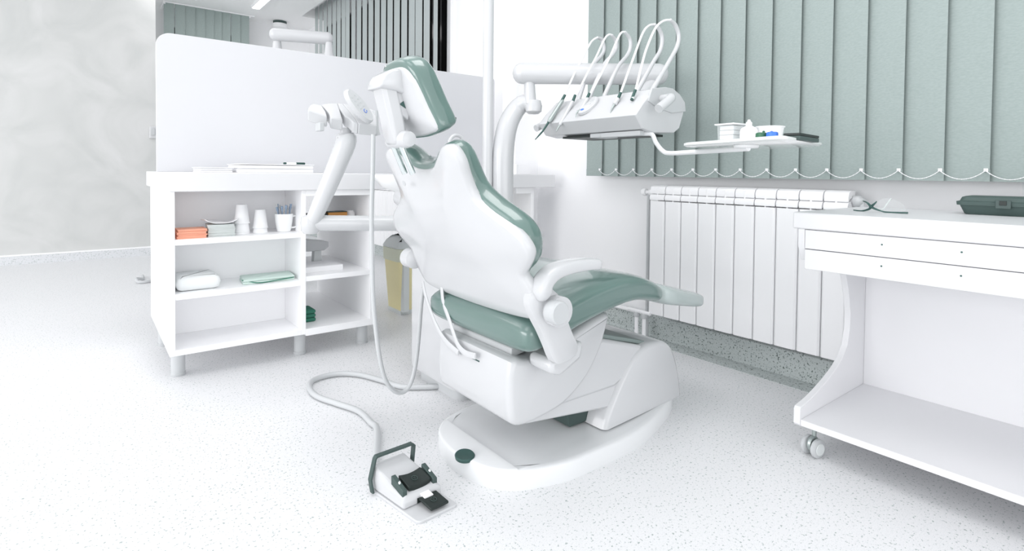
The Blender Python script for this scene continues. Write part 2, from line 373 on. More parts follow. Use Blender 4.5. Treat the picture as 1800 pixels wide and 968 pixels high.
# twin riser pipes into the floor beside the radiator
ye = RY0+10*RP
root = thing('floor_pipe_pair', 'pair of short white pipes rising from one floor collar under the footrest', 'pipe', (2.10, ye+.04, 0))
for dy in (.015, .06):
    b = B(); tube(b, [(2.10, ye+dy, .015), (2.10, ye+dy, .135)], .0095, 14, smooth=False); obj('pipe', b, M_CUP, root)
    obj('compression_nut', lathe(B(), [(0, 0), (.0135, 0), (.0145, .004), (.0145, .018), (.0125, .022), (0, .022)], (2.10, ye+dy, .112), seg=8), M_PLD, root)
b = B(); tube(b, [(2.10, ye-.02, .14), (2.10, ye+.11, .14)], .0085, 12, smooth=False); obj('manifold_bar', b, M_CUP, root)
b = B(); P = rrect(2.078, 2.122, ye-.02, ye+.095, .02); rings(b, [[(x, y, 0) for x, y in P], [(x, y, .008) for x, y in P], [(x, y, .016) for x, y in inset(P, .008)]]); obj('floor_collar', b, M_CUP, root)
radiator('second white radiator low on the far right wall, seen between cabinet and chair back', 4.2, 12, .12, .70, .082, pipes=False, xf=2.135)
# white pipe along the skirting
b = B(); tube(b, [(2.185, ye+.05, .11), (2.185, 2.55, .11)], .010, 10, smooth=False); tag(obj('skirting_pipe', b, M_CUP), 'white horizontal pipe along the skirting left of the near radiator', 'pipe')

# ================================================================ shelf cabinet, worktop, partition
F = 2.36; root = thing('shelf_cabinet', 'white open shelf cabinet with two bays on round metal legs', 'cabinet', (.64, 2.7, 0))
T = .019; Z0, ZT = .106, .718
def cab(name, *a, m=M_LAM): return obj(name, box(B(), *a), m, root, bevel=.0012)
cab('side_panel', .2445, .263, F, 3.08, Z0, ZT)
cab('side_panel', 1.024, 1.046, F, 3.08, Z0-.008, ZT)
cab('divider', .719, .738, F, 3.08, Z0, ZT)
cab('bottom_panel', .263, .719, F, 3.08, Z0, .127)
cab('bottom_panel', .738, 1.024, F, 3.08, Z0-.008, .127)
cab('back_panel', .263, .719, 2.595, 2.603, .127, ZT)
cab('shelf', .263, .719, F+.002, 2.595, .518, .539)
cab('shelf', .263, .719, F+.002, 2.595, .314, .336)
cab('shelf', .738, 1.024, F+.002, 2.92, .551, .569)
cab('shelf', .738, 1.024, F+.002, 2.92, .330, .351)
cab('top_rail', .738, 1.024, F, 2.38, .693, ZT)
for (x, y) in ((.283, 2.47), (.283, 2.93), (.74, 2.45), (1.02, 2.44), (1.02, 2.95), (.74, 2.95)):
    b = lathe(B(), [(0, 0), (.025, 0), (.0265, .003), (.0265, .012), (.0245, .013), (.0245, .100), (0, .100)], (x, y, 0), seg=24); obj('leg', b, M_PLD, root)
P = [(.244, 2.345), (2.145, 2.345), (2.145, 2.585), (2.035, 2.585), (2.035, 3.28), (.244, 3.28)]
b = B(); prism(b, P, lambda x, y: (x, y, .718), lambda x, y: (x, y, .790))
tag(obj('worktop', b, M_STONE, bevel=.003), 'long thick white worktop lying over the open shelf cabinet and carrying the partition', 'worktop')
# far support of the worktop
root = thing('worktop_support', 'white panel leg carrying the wall end of the long worktop', 'support', (2.0, 2.8, 0))
obj('panel', box(B(), 1.99, 2.01, 2.375, 3.25, 0, .718), M_LAM, root, bevel=.001)
obj('bracket', box(B(), 1.88, 1.99, 2.37, 2.39, .685, .718), M_LAM, root, bevel=.001)
b = box(B(), 1.92, 2.14, 2.56, 2.58, .790, .848); box(b, 1.90, 1.92, 2.40, 2.58, .790, .848)
tag(obj('splash_ledge', b, M_CUP, bevel=.002), 'low white upstand standing on the wall end of the long worktop', 'upstand')
PY = 2.79; tl = at(304, 61, y=PY); xl = at(274.6, 200, y=PY).x; xr = 2.03; zt = at(870, 138, y=PY).z
n = 8; R_ = .055
pts = [(xl, .79), (xr, .79)]+[(xr-.02+.02*math.cos(t), zt-.02+.02*math.sin(t)) for t in [k*math.pi/2/4 for k in range(5)]]+[(xl+R_-R_*math.sin(t), zt-R_+R_*math.cos(t)) for t in [k*math.pi/2/n for k in range(n+1)]]
b = B(); prism(b, pts, lambda x, z: (x, PY, z), lambda x, z: (x, PY+.018, z))
tag(obj('partition_screen', b, mat('white_partition', (.66, .663, .685), .3), bevel=.0015), 'tall white partition panel with a rounded corner standing on the long worktop', 'partition')

# ---------------------------------------------------------------- things on the shelves
def floor_on(z): return z+.0005
zs1, zs2, zb = .539, .336, .127
zr1, zr2 = .569, .351
def napkin_pile(label, group, cx, cy, z, w, d, n, m, h=.0052, ang=0, top=0):
    proto = None
    for i in range(n):
        if proto is None:
            b = B(); s = [(-w/2, -d/2), (w/2, -d/2), (w/2, d/2), (-w/2, d/2)]
            prism(b, rrect(-w/2, w/2, -d/2, d/2, .004, 2), lambda x, y: (x, y, 0), lambda x, y: (x, y, h*.42))
            prism(b, rrect(-w/2, w/2, -d/2+.001, d/2, .004, 2), lambda x, y: (x+.0006, y, h*.5), lambda x, y: (x+.0006, y, h*.95))
            box(b, -w/2+.001, -w/2+.004, -d/2, d/2, h*.3, h*.7)
            o = proto = obj('paper_napkin', b, m); tag(o, label, 'napkin', group)
        else: o = proto.copy(); COL.objects.link(o)
        o.location = (cx+random.uniform(-.002, .002), cy+random.uniform(-.002, .002), z+i*h); o.rotation_euler = (0, 0, ang+random.uniform(-.02, .02))
    return proto
c = at(336, 420, y=2.43)
napkin_pile('folded orange paper napkin in the pile at the left end of the upper shelf', 'orange napkins', .322, 2.43, zs1, .098, .098, 7, M_ORANGE, .0050, ang=0)
napkin_pile('folded grey white paper napkin in the taller pile beside the orange napkins', 'white napkins', .427, 2.445, zs1, .095, .11, 9, M_PAPER, .0052, ang=-.08)
# the loose top napkin, bent up
b = B(); g = []
for i in range(9):
    for j in range(7):
        u, v = i/8, j/6; g.append(b.verts.new((.365+.12*u, 2.39+.11*v, zs1+.053+.018*(1-math.sin(u*math.pi))**2*(1-.5*v)+.006*v*math.sin(u*5))))
for i in range(8):
    for j in range(6): b.faces.new((g[i*7+j], g[(i+1)*7+j], g[(i+1)*7+j+1], g[i*7+j+1]))
o = obj('loose_napkin', b, M_CUP, sub=1); o.modifiers.new('solid', 'SOLIDIFY').thickness = .002; tag(o, 'loose white napkin curling on top of the grey white napkin pile', 'napkin')
# upside-down paper cups, nested
def cup(cx, cy, z, s=1):
    b = lathe(B(), [(.0285*s, 0), (.0300*s, .0005), (.0303*s, .0035), (.0287*s, .005), (.0205*s, .076*s), (.0190*s, .0775*s), (0, .077*s)], (0, 0, 0), seg=32)
    o = obj('paper_cup', b, M_CUP); o.location = (cx, cy, z); return o
c1 = at(425, 412, y=2.45); c2 = at(457.5, 409, y=2.45)
lab = ['lowest cup of the taller upside-down white paper cup stack', 'middle cup of the taller upside-down white paper cup stack', 'top cup of the taller upside-down white paper cup stack']
for k, dz in enumerate((0, .008, .043)):
    tag(cup(c1.x, 2.45, zs1+dz), lab[k], 'cup', 'stacked paper cups')
lab = ['lowest cup of the shorter upside-down white paper cup stack', 'top cup of the shorter upside-down white paper cup stack']
for k, dz in enumerate((0, .021)):
    tag(cup(c2.x, 2.45, zs1+dz, .98), lab[k], 'cup', 'stacked paper cups')
mc = at(499, 410, y=2.45)
root = thing('mug', 'white ceramic mug holding blue grey handled tools on the upper shelf', 'mug', (mc.x, 2.45, zs1))
obj('mug_body', lathe(B(), [(0, 0), (.024, 0), (.027, .002), (.031, .02), (.0355, .05), (.037, .074), (.0365, .0765), (.034, .075), (.032, .05), (.026, .01), (0, .008)], (mc.x, 2.45, zs1), seg=36), M_CERAM, root)
b = B(); tube(b, [(mc.x+.033, 2.447, zs1+.064), (mc.x+.048, 2.442, zs1+.066), (mc.x+.058, 2.438, zs1+.052), (mc.x+.057, 2.438, zs1+.032), (mc.x+.045, 2.442, zs1+.018), (mc.x+.028, 2.447, zs1+.016)], .0042, 10)
obj('handle', b, M_CERAM, root)
for i in range(10):
    a = i*2.4; r0 = .006+.010*(i % 3)/2; tx = math.cos(a)*.030; ty = math.sin(a)*.024; L = .105+.012*((i*7) % 4)/3
    b = B(); bx0 = Vector((mc.x+math.cos(a)*r0, 2.45+math.sin(a)*r0, zs1+.012)); e = Vector((mc.x+tx, 2.45+ty, zs1+L))
    tube(b, [bx0, bx0.lerp(e, .55), e], [.0022, .0026, .0032], 8, 3)
    tube(b, [e-(e-bx0)*.16, e+(e-bx0)*.01], .0046, 8, smooth=False)
    tag(obj('hand_tool', b, M_TOOL if i % 3 else M_PLD), 'slim plastic handled tool standing in the white mug', 'tool', 'tools in the white mug')
# towels and cloths
def folded(name, label, x0, x1, y0, y1, z, layers, h, m, r=.01, skew=0, cat='towel'):
    b = B()
    for i in range(layers):
        zz = z+i*h; P = rrect(x0+random.uniform(0, .003), x1-random.uniform(0, .004), y0+random.uniform(0, .003), y1, r, 4)
        P = [(x+skew*(y-y0), y) for x, y in P]
        rings(b, [[(x, y, zz+zo+.0012*math.sin(x*60+i)*0) for x, y in inset(P, d)] for d, zo in ((h*.45, 0), (h*.12, h*.15), (0, h*.5), (h*.12, h*.85), (h*.45, h))])
    return tag(obj(name, b, m, smooth=60), label, cat)
folded('folded_towel', 'thick folded white towel on the lower left shelf', .268, .425, 2.385, 2.55, zs2, 1, .056, M_TOWEL, .02)
o = folded('folded_cloth', 'flat folded pale mint cloth on the lower left shelf, right of the towel', .50, .705, 2.40, 2.53, zs2, 2, .010, M_CLOTH, .004, skew=.1, cat='cloth')
b = B(); tube(b, [(.50, 2.412, zs2+.019), (.56, 2.398, zs2+.004), (.63, 2.398, zs2+.007), (.70, 2.399, zs2+.012)], .0018, 6)
obj('green_hem', b, M_CLOTHG, o)['label'] = 'dark green hem'
# right bay
root = thing('wooden_box', 'small orange wooden box on the upper shelf of the right bay', 'box', (.916, 2.5, zr1))
obj('box_body', box(B(), .872, .96, 2.47, 2.53, zr1, zr1+.042), M_WOOD, root, bevel=.0015)
obj('lid', box(B(), .870, .962, 2.475, 2.533, zr1+.042, zr1+.045), M_CHAR, root, bevel=.001)
root = thing('pocket_camera', 'small black device with grey top lying left of the wooden box', 'device', (.818, 2.49, zr1))
obj('device_body', rslab(B(), .770, .866, 2.46, 2.53, zr1, zr1+.040, .008, .003), M_BLK, root)
obj('top_cap', rslab(B(), .820, .862, 2.475, 2.515, zr1+.040, zr1+.052, .006, .002), M_STEEL, root)
tag(obj('round_pot', lathe(B(), [(0, 0), (.018, 0), (.022, .006), (.022, .036), (.016, .046), (0, .048)], (.992, 2.52, zr1)), M_CUP), 'small round white pot at the right of the upper right-bay shelf', 'pot')  # white solid put in for a bright highlight on the shelf
root = thing('tissue_dispenser', 'pale grey wedge shaped dispenser on a small foot in the right bay', 'dispenser', (.87, 2.66, zr2))
b = B(); prism(b, [(.80, zr2+.068), (.905, zr2+.068), (.928, zr2+.085), (.926, zr2+.108), (.80, zr2+.130)], lambda x, z: (x, 2.62, z), lambda x, z: (x, 2.70, z)); obj('housing', b, M_PLD, root, bevel=.003)
b = B(); prism(b, [(.862, zr2), (.902, zr2), (.898, zr2+.070), (.866, zr2+.070)], lambda x, z: (x, 2.64, z), lambda x, z: (x, 2.68, z)); obj('foot', b, M_BING, root, bevel=.002)
tag(obj('paper_ream', rslab(B(), .742, .93, 2.44, 2.60, zr2, zr2+.024, .004, .002), M_CUP), 'flat white box lying on the middle shelf of the right bay', 'box')
o = folded('green_cloth', 'small crumpled dark green cloth on the bottom shelf of the right bay', .745, .818, 2.46, 2.56, .127, 3, .018, M_CLOTHG, .008, cat='cloth')
b = B(); Rg = [(.782+.012*math.cos(t), 2.60+.002*math.sin(t), .250+.024*math.sin(t)) for t in [k*2*math.pi/16 for k in range(17)]]
tube(b, Rg, .0025, 8, 2); tube(b, [(.782, 2.60, .226), (.782, 2.60, .129)], .0028, 8, smooth=False)
lathe(b, [(0, 0), (.02, 0), (.02, .003), (0, .003)], (.782, 2.60, .127), seg=14)
tag(obj('ring_stand', b, M_CHAR), 'thin black ring on a small stand in the bottom of the right bay', 'stand')
# on the worktop, in front of the partition
wt = .790
def tray_box(label, x0, x1, y0, y1, h, n):
    r = thing('storage_tray', label, 'tray', ((x0+x1)/2, (y0+y1)/2, wt))
    for i in range(n): obj('drawer_layer', rslab(B(), x0, x1, y0, y1, wt+i*h/n+.0006*i, wt+(i+1)*h/n-.002, .006, .002), M_CLEAR if i == 9 else M_CUP, r)
    obj('rim', rslab(B(), x0-.004, x1+.004, y0-.004, y1+.004, wt+h, wt+h+.003, .006, .001), M_CUP, r)
tray_box('low flat white tray on the worktop, left of the stacked box', .365, .485, 2.5, 2.68, .017, 2)
tray_box('wider white stacked tray box on the worktop under the marker pen', .50, .80, 2.45, 2.68, .033, 2)
b = B(); capsule(b, (.685, 2.47, wt+.041), (.765, 2.49, wt+.041), .004, 12); 
r = thing('marker_pen', 'clear barrelled marker pen with dark green ends on the tray box', 'pen', (.725, 2.48, wt+.037))
obj('barrel', b, M_CUP, r)
b = B(); capsule(b, (.732, 2.4815, wt+.0415), (.775, 2.492, wt+.0415), .0048, 12); obj('cap', b, M_DKG, r)
b = B(); capsule(b, (.676, 2.468, wt+.041), (.69, 2.4712, wt+.041), .0045, 12); obj('end_plug', b, M_DKG, r)

# wire loop on the floor behind the cabinet
b = B(); q = at(250, 497, z=0)
tube(b, [(.02+q.x, q.y+.25, .01), (q.x+.01, q.y+.1, .012), (q.x-.03, q.y+.02, .03), (q.x-.02, q.y-.02, .012), (q.x+.03, q.y-.03, .012), (q.x+.12, q.y+.02, .012)], .010, 8)
tag(obj('floor_cable', b, M_PLD), 'loop of white cable on the floor left behind the shelf cabinet', 'cable')

# ---------------------------------------------------------------- second treatment unit behind the partition
def lamp_arm(root, a, b_, r):
    m = B(); capsule(m, a, b_, r, 24, .8); obj('swing_arm', m, M_PL, root)
yb2 = 3.75
A = at(487, 62, y=yb2+.15); Z = at(578, 80, y=yb2)
root = thing('treatment_unit', 'second white dental unit behind the partition, only its arm showing above', 'dental unit', (A.x, A.y, 0))
lamp_arm(root, A+Vector((-.05, 0, .0)), Vector((Z.x+.03, Z.y, A.z-.0)), .042)
b = B(); tube(b, [(A.x, A.y, A.z-.03), (A.x, A.y, A.z-.14)], [.024, .036], 16, smooth=False); tube(b, [(A.x, A.y, A.z-.12), (A.x, A.y, A.z-.28), (A.x-.1, A.y+.02, A.z-.50), (A.x-.1, A.y+.02, .55)], .040, 16); obj('support_column', b, M_PL, root)
b = B(); tube(b, [(Z.x, Z.y, A.z-.03), (Z.x, Z.y, A.z-.10)], [.022, .03], 16, smooth=False); lathe(b, [(0, 0), (.03, 0), (.038, .02), (.03, .05), (0, .055)], (Z.x, Z.y, A.z-.15)); tube(b, [(Z.x, Z.y, A.z-.13), (Z.x-.12, Z.y+.05, A.z-.15), (Z.x-.22, Z.y+.1, A.z-.20)], .03, 12); obj('console_link', b, M_PL, root)
obj('unit_body', rslab(B(), A.x-.28, A.x+.02, A.y-.12, A.y+.28, .0, .62, .06, .02), M_PL, root)

# ---------------------------------------------------------------- waste bin
root = thing('waste_bin', 'pale yellow and grey waste bin with liner on the floor behind the chair', 'bin', (1.5, 2.86, 0))
def quadring(z, g): return [(x, y, z) for x, y in inset(rrect(1.36, 1.62, 2.75, 2.96, .03), g)]
b = B(); rings(b, [quadring(.004, .030), quadring(.02, .026), quadring(.34, 0)]); obj('bin_body', b, M_BINY, root)
b = B(); rings(b, [quadring(.0, .027), quadring(.012, .024), quadring(.022, .022), quadring(.024, .028)]); obj('base_rim', b, M_BING, root)
b = B(); rings(b, [quadring(.30, -.004), quadring(.37, -.006), quadring(.372, .004)]); obj('liner', b, mat('translucent_liner', (.74, .76, .62), .5), root)
b = B(); rings(b, [quadring(.372, -.006), quadring(.380, -.008), quadring(.41, .012), quadring(.435, .05), quadring(.44, .08)]); obj('lid', b, M_BING, root)
b = B(); box(b, 1.385, 1.420, 2.738, 2.775, .02, .33); obj('corner_strip', b, M_BING, root, bevel=.003)

# ================================================================ dental chair
YC = 1.24
root = chair = thing('dental_chair', 'reclined white dental chair with sage green upholstery in the middle of the room', 'dental chair', (1.25, YC, 0))
# base plate, egg-shaped
half = [(.775, 0), (.782, .06), (.80, .12), (.835, .165), (.888, .197), (.987, .225), (1.07, .229), (1.209, .228), (1.328, .212), (1.43, .18), (1.535, .141), (1.62, .09), (1.668, .04), (1.68, 0)]
poly = [(x, YC-w_) for x, w_ in half]+[(x, YC+w_) for x, w_ in half[-2:0:-1]]
poly = dense(poly, 3)
def cut(poly, x0, x1):
    return [(min(max(x, x0), x1), y) for x, y in poly]
SX = .858
rear = [p for p in poly if p[0] < SX]; 
def split_poly(poly, X, keep_less):
    out = []; n = len(poly)
    for i in range(n):
        a, c = poly[i], poly[(i+1) % n]; ia = (a[0] < X) == keep_less; ic = (c[0] < X) == keep_less
        if ia: out.append(a)
        if ia != ic: t = (X-a[0])/(c[0]-a[0]); out.append((X, a[1]+(c[1]-a[1])*t))
    return out
def keep_seam(P, d): return [(SX if abs(x-SX) < d*1.6+.0008 else x, y) for x, y in P]
pr = split_poly(poly, SX, True); pf = split_poly(poly, SX, False)
b = B(); rings(b, [[(x, y, z) for x, y in keep_seam(inset(pr, d), d)] for d, z in ((.0005, 0), (0, .003), (0, .046), (.002, .051), (.007, .053))]); obj('base_end_cap', b, M_BASE, root, smooth=50)
b = B(); rings(b, [[(x, y, z) for x, y in keep_seam(inset(pf, d), d)] for d, z in ((.0005, 0), (0, .003), (0, .044), (.002, .049), (.008, .051), (.02, .051), (.055, .047))]); obj('base_plate', b, M_BASE, root, smooth=50)
c = at(817, 801, z=.053)
b = lathe(B(), [(.023, -.006), (.024, .001), (.022, .0035), (.012, .0020), (0, .001)], (c.x, c.y, .0545), (-.04, -.08, 1), seg=28, sx=1.1, sy=1.15); obj('foot_button', b, M_DKG, root)['label'] = 'dark round foot button'
# tower at the foot end
prof = [(1.185, .051), (1.20, .09), (1.245, .16), (1.285, .21), (1.33, .250), (1.375, .268), (1.42, .270), (1.47, .262), (1.525, .232), (1.565, .17), (1.59, .10), (1.60, .051)]
def tower(u, z, y0, k=0): return (u, y0, z)
b = B(); hw = .165
RR = []
for (t, s) in ((-1, .93), (-.97, .975), (-.90, 1), (0, 1.0), (.90, 1), (.97, .975), (1, .93)):
    RR.append([(1.39+(x-1.39)*s*(1-.02*abs(t)), YC+hw*t*(1 if x < 1.45 else 1-(x-1.45)*.9), .051+(z-.051)*s) for x, z in [(p.x, p.y) for p in spline([(a_, c_, 0) for a_, c_ in prof], 4)]])
rings(b, RR); obj('foot_tower', b, M_PL, root, smooth=50)
# lift arm: upper and lower telescoping covers
def wedge(name, pts, y0, y1, m, bev=.006):
    b = B(); prism(b, pts, lambda x, z: (x, y0, z), lambda x, z: (x, y1, z)); return obj(name, b, m, root, bevel=bev, smooth=50)
wedge('lift_arm_cover', [(.90, .235), (.93, .165), (1.24, .165), (1.31, .19), (1.34, .24), (1.38, .262), (1.19, .318), (.95, .34)], 1.085, YC+.155, M_PL, .01)
wedge('lift_arm', [(.86, .235), (.90, .145), (1.23, .105), (1.265, .17), (1.0, .20)], 1.090, YC+.150, M_PL, .006)
wedge('pivot_block', [(1.12, .052), (1.28, .052), (1.30, .16), (1.10, .14)], 1.15, 1.33, M_CHAR, .004)
wedge('arm_top_pad', [(1.16, .325), (1.385, .262), (1.40, .270), (1.16, .340)], 1.10, YC+.15, mat('grey_green_rubber', (.22, .27, .26), .5), .003)
# seat underframe with the big side shields
sh = [(.826, .205), (.838, .172), (.87, .160), (.93, .163), (1.008, .178), (1.07, .212), (1.115, .251), (1.150, .30), (1.172, .345), (1.183, .40), (1.10, .385), (.985, .345), (.90, .325), (.83, .33)]
shd = dense(sh, 3)
b = B(); plate(b, shd, ((.015, 0), (.006, .004), (.001, .012), (0, .02), (0, .33), (.004, .345), (.014, .35)), lambda x, z, c_: (x, 1.058+c_, z)); obj('seat_underframe', b, M_PL, root, smooth=45)
# slot in the rear of the underframe
b = box(B(), .8235, .8275, 1.19, 1.236, .272, .300); obj('cable_slot', b, M_DKG, root)
# seat + leg cushion: sections along the length
sec = [(.826, .385, .412, .215), (.833, .362, .432, .238), (.862, .350, .447, .246), (.93, .370, .472, .247), (1.00, .392, .492, .247), (1.08, .411, .511, .247), (1.16, .424, .520, .246), (1.24, .434, .516, .243), (1.31, .421, .497, .238), (1.350, .412, .479, .232), (1.378, .412, .462, .222), (1.388, .425, .448, .205)]
def section(x, z0, z1, w_, e=.5, n=28, lean=0):
    out = []; zc = (z0+z1)/2; h = (z1-z0)/2
    for k in range(n):
        t = 2*math.pi*k/n; c_, s_ = math.cos(t), math.sin(t)
        yy = (abs(c_)**.28)*(1 if c_ > 0 else -1)*w_; zz = (abs(s_)**e)*(1 if s_ > 0 else -1)*h
        out.append((x+lean*zz, YC+yy, zc+zz))
    return out
b = B(); rings(b, [section(*s_) for s_ in sec]); obj('seat_cushion', b, M_VIN, root, sub=1)
fs = [(1.372, .418, .464, .225), (1.40, .396, .462, .230), (1.48, .380, .442, .225), (1.56, .364, .420, .215), (1.63, .350, .402, .2), (1.650, .352, .398, .185), (1.662, .364, .386, .16)]
b = B(); rings(b, [section(*s_) for s_ in fs]); obj('foot_cover', b, M_FOOT, root, sub=1)['label'] = 'see-through plastic foot cover'
# grey panel under the cushion
wedge('seat_tray', [(.86, .325), (.93, .335), (1.19, .405), (1.30, .418), (1.30, .428), (1.16, .422), (1.0, .392), (.86, .350)], 1.10, 1.38, M_PLD, .003)
# backrest shell
NB = Vector((.46, 0, 1)).normalized()
def back_pt(w_, z, c_, bulge=0):
    x = .65+(.86-z)*.46; return (x+c_*.908-bulge, YC+w_, z+c_*.418)
hs = [(0, .803), (.05, .809), (.09, .833), (.126, .855), (.155, .858), (.178, .847), (.188, .82), (.183, .782), (.187, .741), (.218, .713), (.276, .683), (.312, .658), (.327, .63), (.32, .607), (.295, .582), (.272, .561), (.278, .545), (.285, .52), (.28, .49), (.272, .465), (.25, .448), (.15, .438), (0, .434)]
hl = [(-w_, z) for w_, z in hs]+[(w_, z) for w_, z in hs[-2:0:-1]]
hd = dense(hl, 3)
def bulged(poly, layers, f, amp, wm):
    R2 = []
    for d, c_ in layers:
        ring = []
        for w_, z in inset(poly, d):
            ring.append(f(w_, z, c_, 0))
        R2.append(ring)
    return R2
def seg_dist(p, poly):
    best = 9
    for i in range(len(poly)):
        a, c = Vector(poly[i-1]), Vector(poly[i]); ab = c-a; t = max(0, min(1, (p-a).dot(ab)/max(ab.length_squared, 1e-12))); best = min(best, (p-a-ab*t).length)
    return best
def domed(bm, poly, layers, f, amp, k, step=.018):
    """rim rings plus a triangulated face that swells softly away from its outline"""
    from mathutils.geometry import delaunay_2d_cdt
    R2 = [[f(w_, z, c_) for w_, z in inset(poly, d)] for d, c_ in layers]
    rings(bm, R2, cap=False)
    bm.faces.new([v for v in list(bm.verts)[:len(poly)]])
    last = list(bm.verts)[-len(poly):]; P = [Vector(p) for p in inset(poly, layers[-1][0])]
    xs = [p.x for p in P]; zs = [p.y for p in P]; pts = list(P); n0 = len(P)
    y = min(zs)+step/2
    while y < max(zs):
        x = -step*round(max(abs(min(xs)), max(xs))/step)
        while x < max(xs):
            q = Vector((x, y)); x += step
            inside = False
            for i in range(n0):
                a, c = P[i-1], P[i]
                if (a.y > q.y) != (c.y > q.y) and q.x < (c.x-a.x)*(q.y-a.y)/(c.y-a.y)+a.x: inside = not inside
            if inside and seg_dist(q, P) > step*.5: pts.append(q)
        y += step
    vo, eo, fo, ov, oe, of = delaunay_2d_cdt(pts, [(i, (i+1) % n0) for i in range(n0)], [], 1, 1e-6)
    nv = []
    for v, src in zip(vo, ov):
        k0 = [i for i in src if i < n0]
        if k0: nv.append(last[k0[0]]); continue
        d = seg_dist(v, P); nv.append(bm.verts.new(f(v.x, v.y, layers[-1][1]-amp(v.y)*(1-math.exp(-(d/k)**1.3)))))
    for t in fo:
        q = [nv[i] for i in t]
        if len(set(q)) == len(q):
            try: bm.faces.new(q)
            except ValueError: pass
    return bm
b = B(); domed(b, hd, ((.012, .030), (.003, .026), (0, .016), (.0005, .010), (.003, .003), (.008, 0)), lambda w_, z, c_: back_pt(w_, z, c_), lambda z: .012+.030*max(0, min(1, (z-.56)/.2)), .09)
shell = obj('backrest_shell', b, M_PL, root, smooth=60)
# backrest cushion
hc = [(0, .832), (.05, .838), (.09, .862), (.126, .872), (.152, .862), (.168, .832), (.171, .79), (.180, .762), (.215, .735), (.273, .704), (.303, .677), (.311, .64), (.288, .598), (.244, .567), (.20, .548), (0, .53)]
cl = dense([(-w_, z) for w_, z in hc]+[(w_, z) for w_, z in hc[-2:0:-1]], 3)
def cush_pt(w_, z, c_): 
    x = .69+(.86-z)*.46; return (x+c_*.908, YC+w_, z+c_*.418)
b = B(); plate(b, cl, ((.010, -.026), (.004, -.020), (0, -.008), (0, .012), (.004, .026), (.010, .034), (.016, .038)), cush_pt); obj('backrest_cushion', b, M_VIN, root, smooth=60)
# cable grommet mark on the shell
b = lathe(B(), [(0, .001), (.007, .001), (.008, 0), (.007, -.001), (0, -.001)], at(710, 322, x=.655)+Vector((-.0, 0, 0)), (-.9, 0, -.4), 14); obj('screw_cap', b, M_PLD, root)
# side bulge of the far recline hinge
b = lathe(B(), [(0, 0), (.02, .001), (.030, .008), (.030, .05), (0, .05)], (.805, 1.51, .53), (0, 1, 0), 24); obj('recline_hinge', b, M_PL, root)
# posts and headrest
for dy in (-.021, .021):
    b = B(); tube(b, [(.640, YC+dy, .795), (.598, YC+dy, .885)], .0072, 16, smooth=False); obj('headrest_post', b, M_CHR, root)
def head_pt(w_, z, c_): return (.60+(1.03-z)*.40+c_*.928, YC+w_, z+c_*.371)
hh = [(-.112, .905), (-.100, .95), (-.092, .99), (-.082, 1.022), (-.062, 1.043), (-.03, 1.052), (.03, 1.052), (.062, 1.043), (.082, 1.022), (.092, .99), (.100, .95), (.112, .905), (.10, .893), (.07, .888), (.03, .884), (-.03, .884), (-.07, .888), (-.10, .893)]
hp = dense(hh, 3)
b = B(); domed(b, hp, ((.008, .024), (.001, .022), (0, .014), (.002, .008), (.008, .002)), head_pt, lambda z: .018, .04, .012); obj('headrest_shell', b, M_PL, root, smooth=60)
hcu = dense([(w_*1.05, z+(z-.885)/.165*.018-.004) for w_, z in hh], 3)
b = B(); R2 = [[head_pt(w_, z, c_) for w_, z in inset(hcu, d)] for d, c_ in ((.012, .006), (.003, .010), (0, .022), (0, .040), (.004, .056), (.010, .064), (.017, .069))]
rings(b, R2); obj('headrest_cushion', b, M_VIN, root, smooth=60)
# headrest bracket: stem, hinge hood and knob
b = B(); P0 = [(-.031, .010), (-.031, .036), (-.022, .044), (.022, .044), (.031, .036), (.031, .010), (.024, .002), (-.024, .002)]
def stem_ring(x, z, s_, sx=1): return [(x+q*s_*sx, YC+.0+p_*s_, z) for p_, q in P0]
rings(b, [stem_ring(.590, .866, .80), stem_ring(.584, .872, .98), stem_ring(.570, .93, 1.0), stem_ring(.554, .99, 1.02), stem_ring(.548, 1.012, .95)]); obj('headrest_bracket', b, M_PL, root, smooth=35, bevel=.002)
b = B(); hood = [(.544, .996), (.546, 1.010), (.558, 1.030), (.580, 1.044), (.606, 1.046), (.622, 1.02), (.624, .982), (.59, .992)]
for_t = []
for t, s_ in ((-1, .72), (-.93, .9), (-.8, 1), (.8, 1), (.93, .9), (1, .72)): for_t.append([(.57+(x-.57)*s_, YC+.040*t, 1.02+(z-1.02)*s_) for x, z in hood])
rings(b, for_t); obj('hinge_hood', b, M_PL, root, smooth=35, bevel=.002)
b = lathe(B(), [(0, 0), (.016, 0), (.021, .004), (.021, .085), (.018, .096), (0, .098)], (.612, YC+.040, .878), (0, -1, 0), 24); obj('locking_knob', b, M_PL, root)
b = B(); prism(b, [(.585, .95), (.625, .925), (.635, .99), (.60, 1.01)], lambda x, z: (x, YC-.026, z), lambda x, z: (x, YC+.02, z)); obj('tilt_hinge', b, M_PL, root, bevel=.003)
b = B(); prism(b, [(.600, .962), (.617, .953), (.612, .972)], lambda x, z: (x, YC-.0275, z), lambda x, z: (x, YC-.025, z)); obj('hinge_notch', b, M_DKG, root)
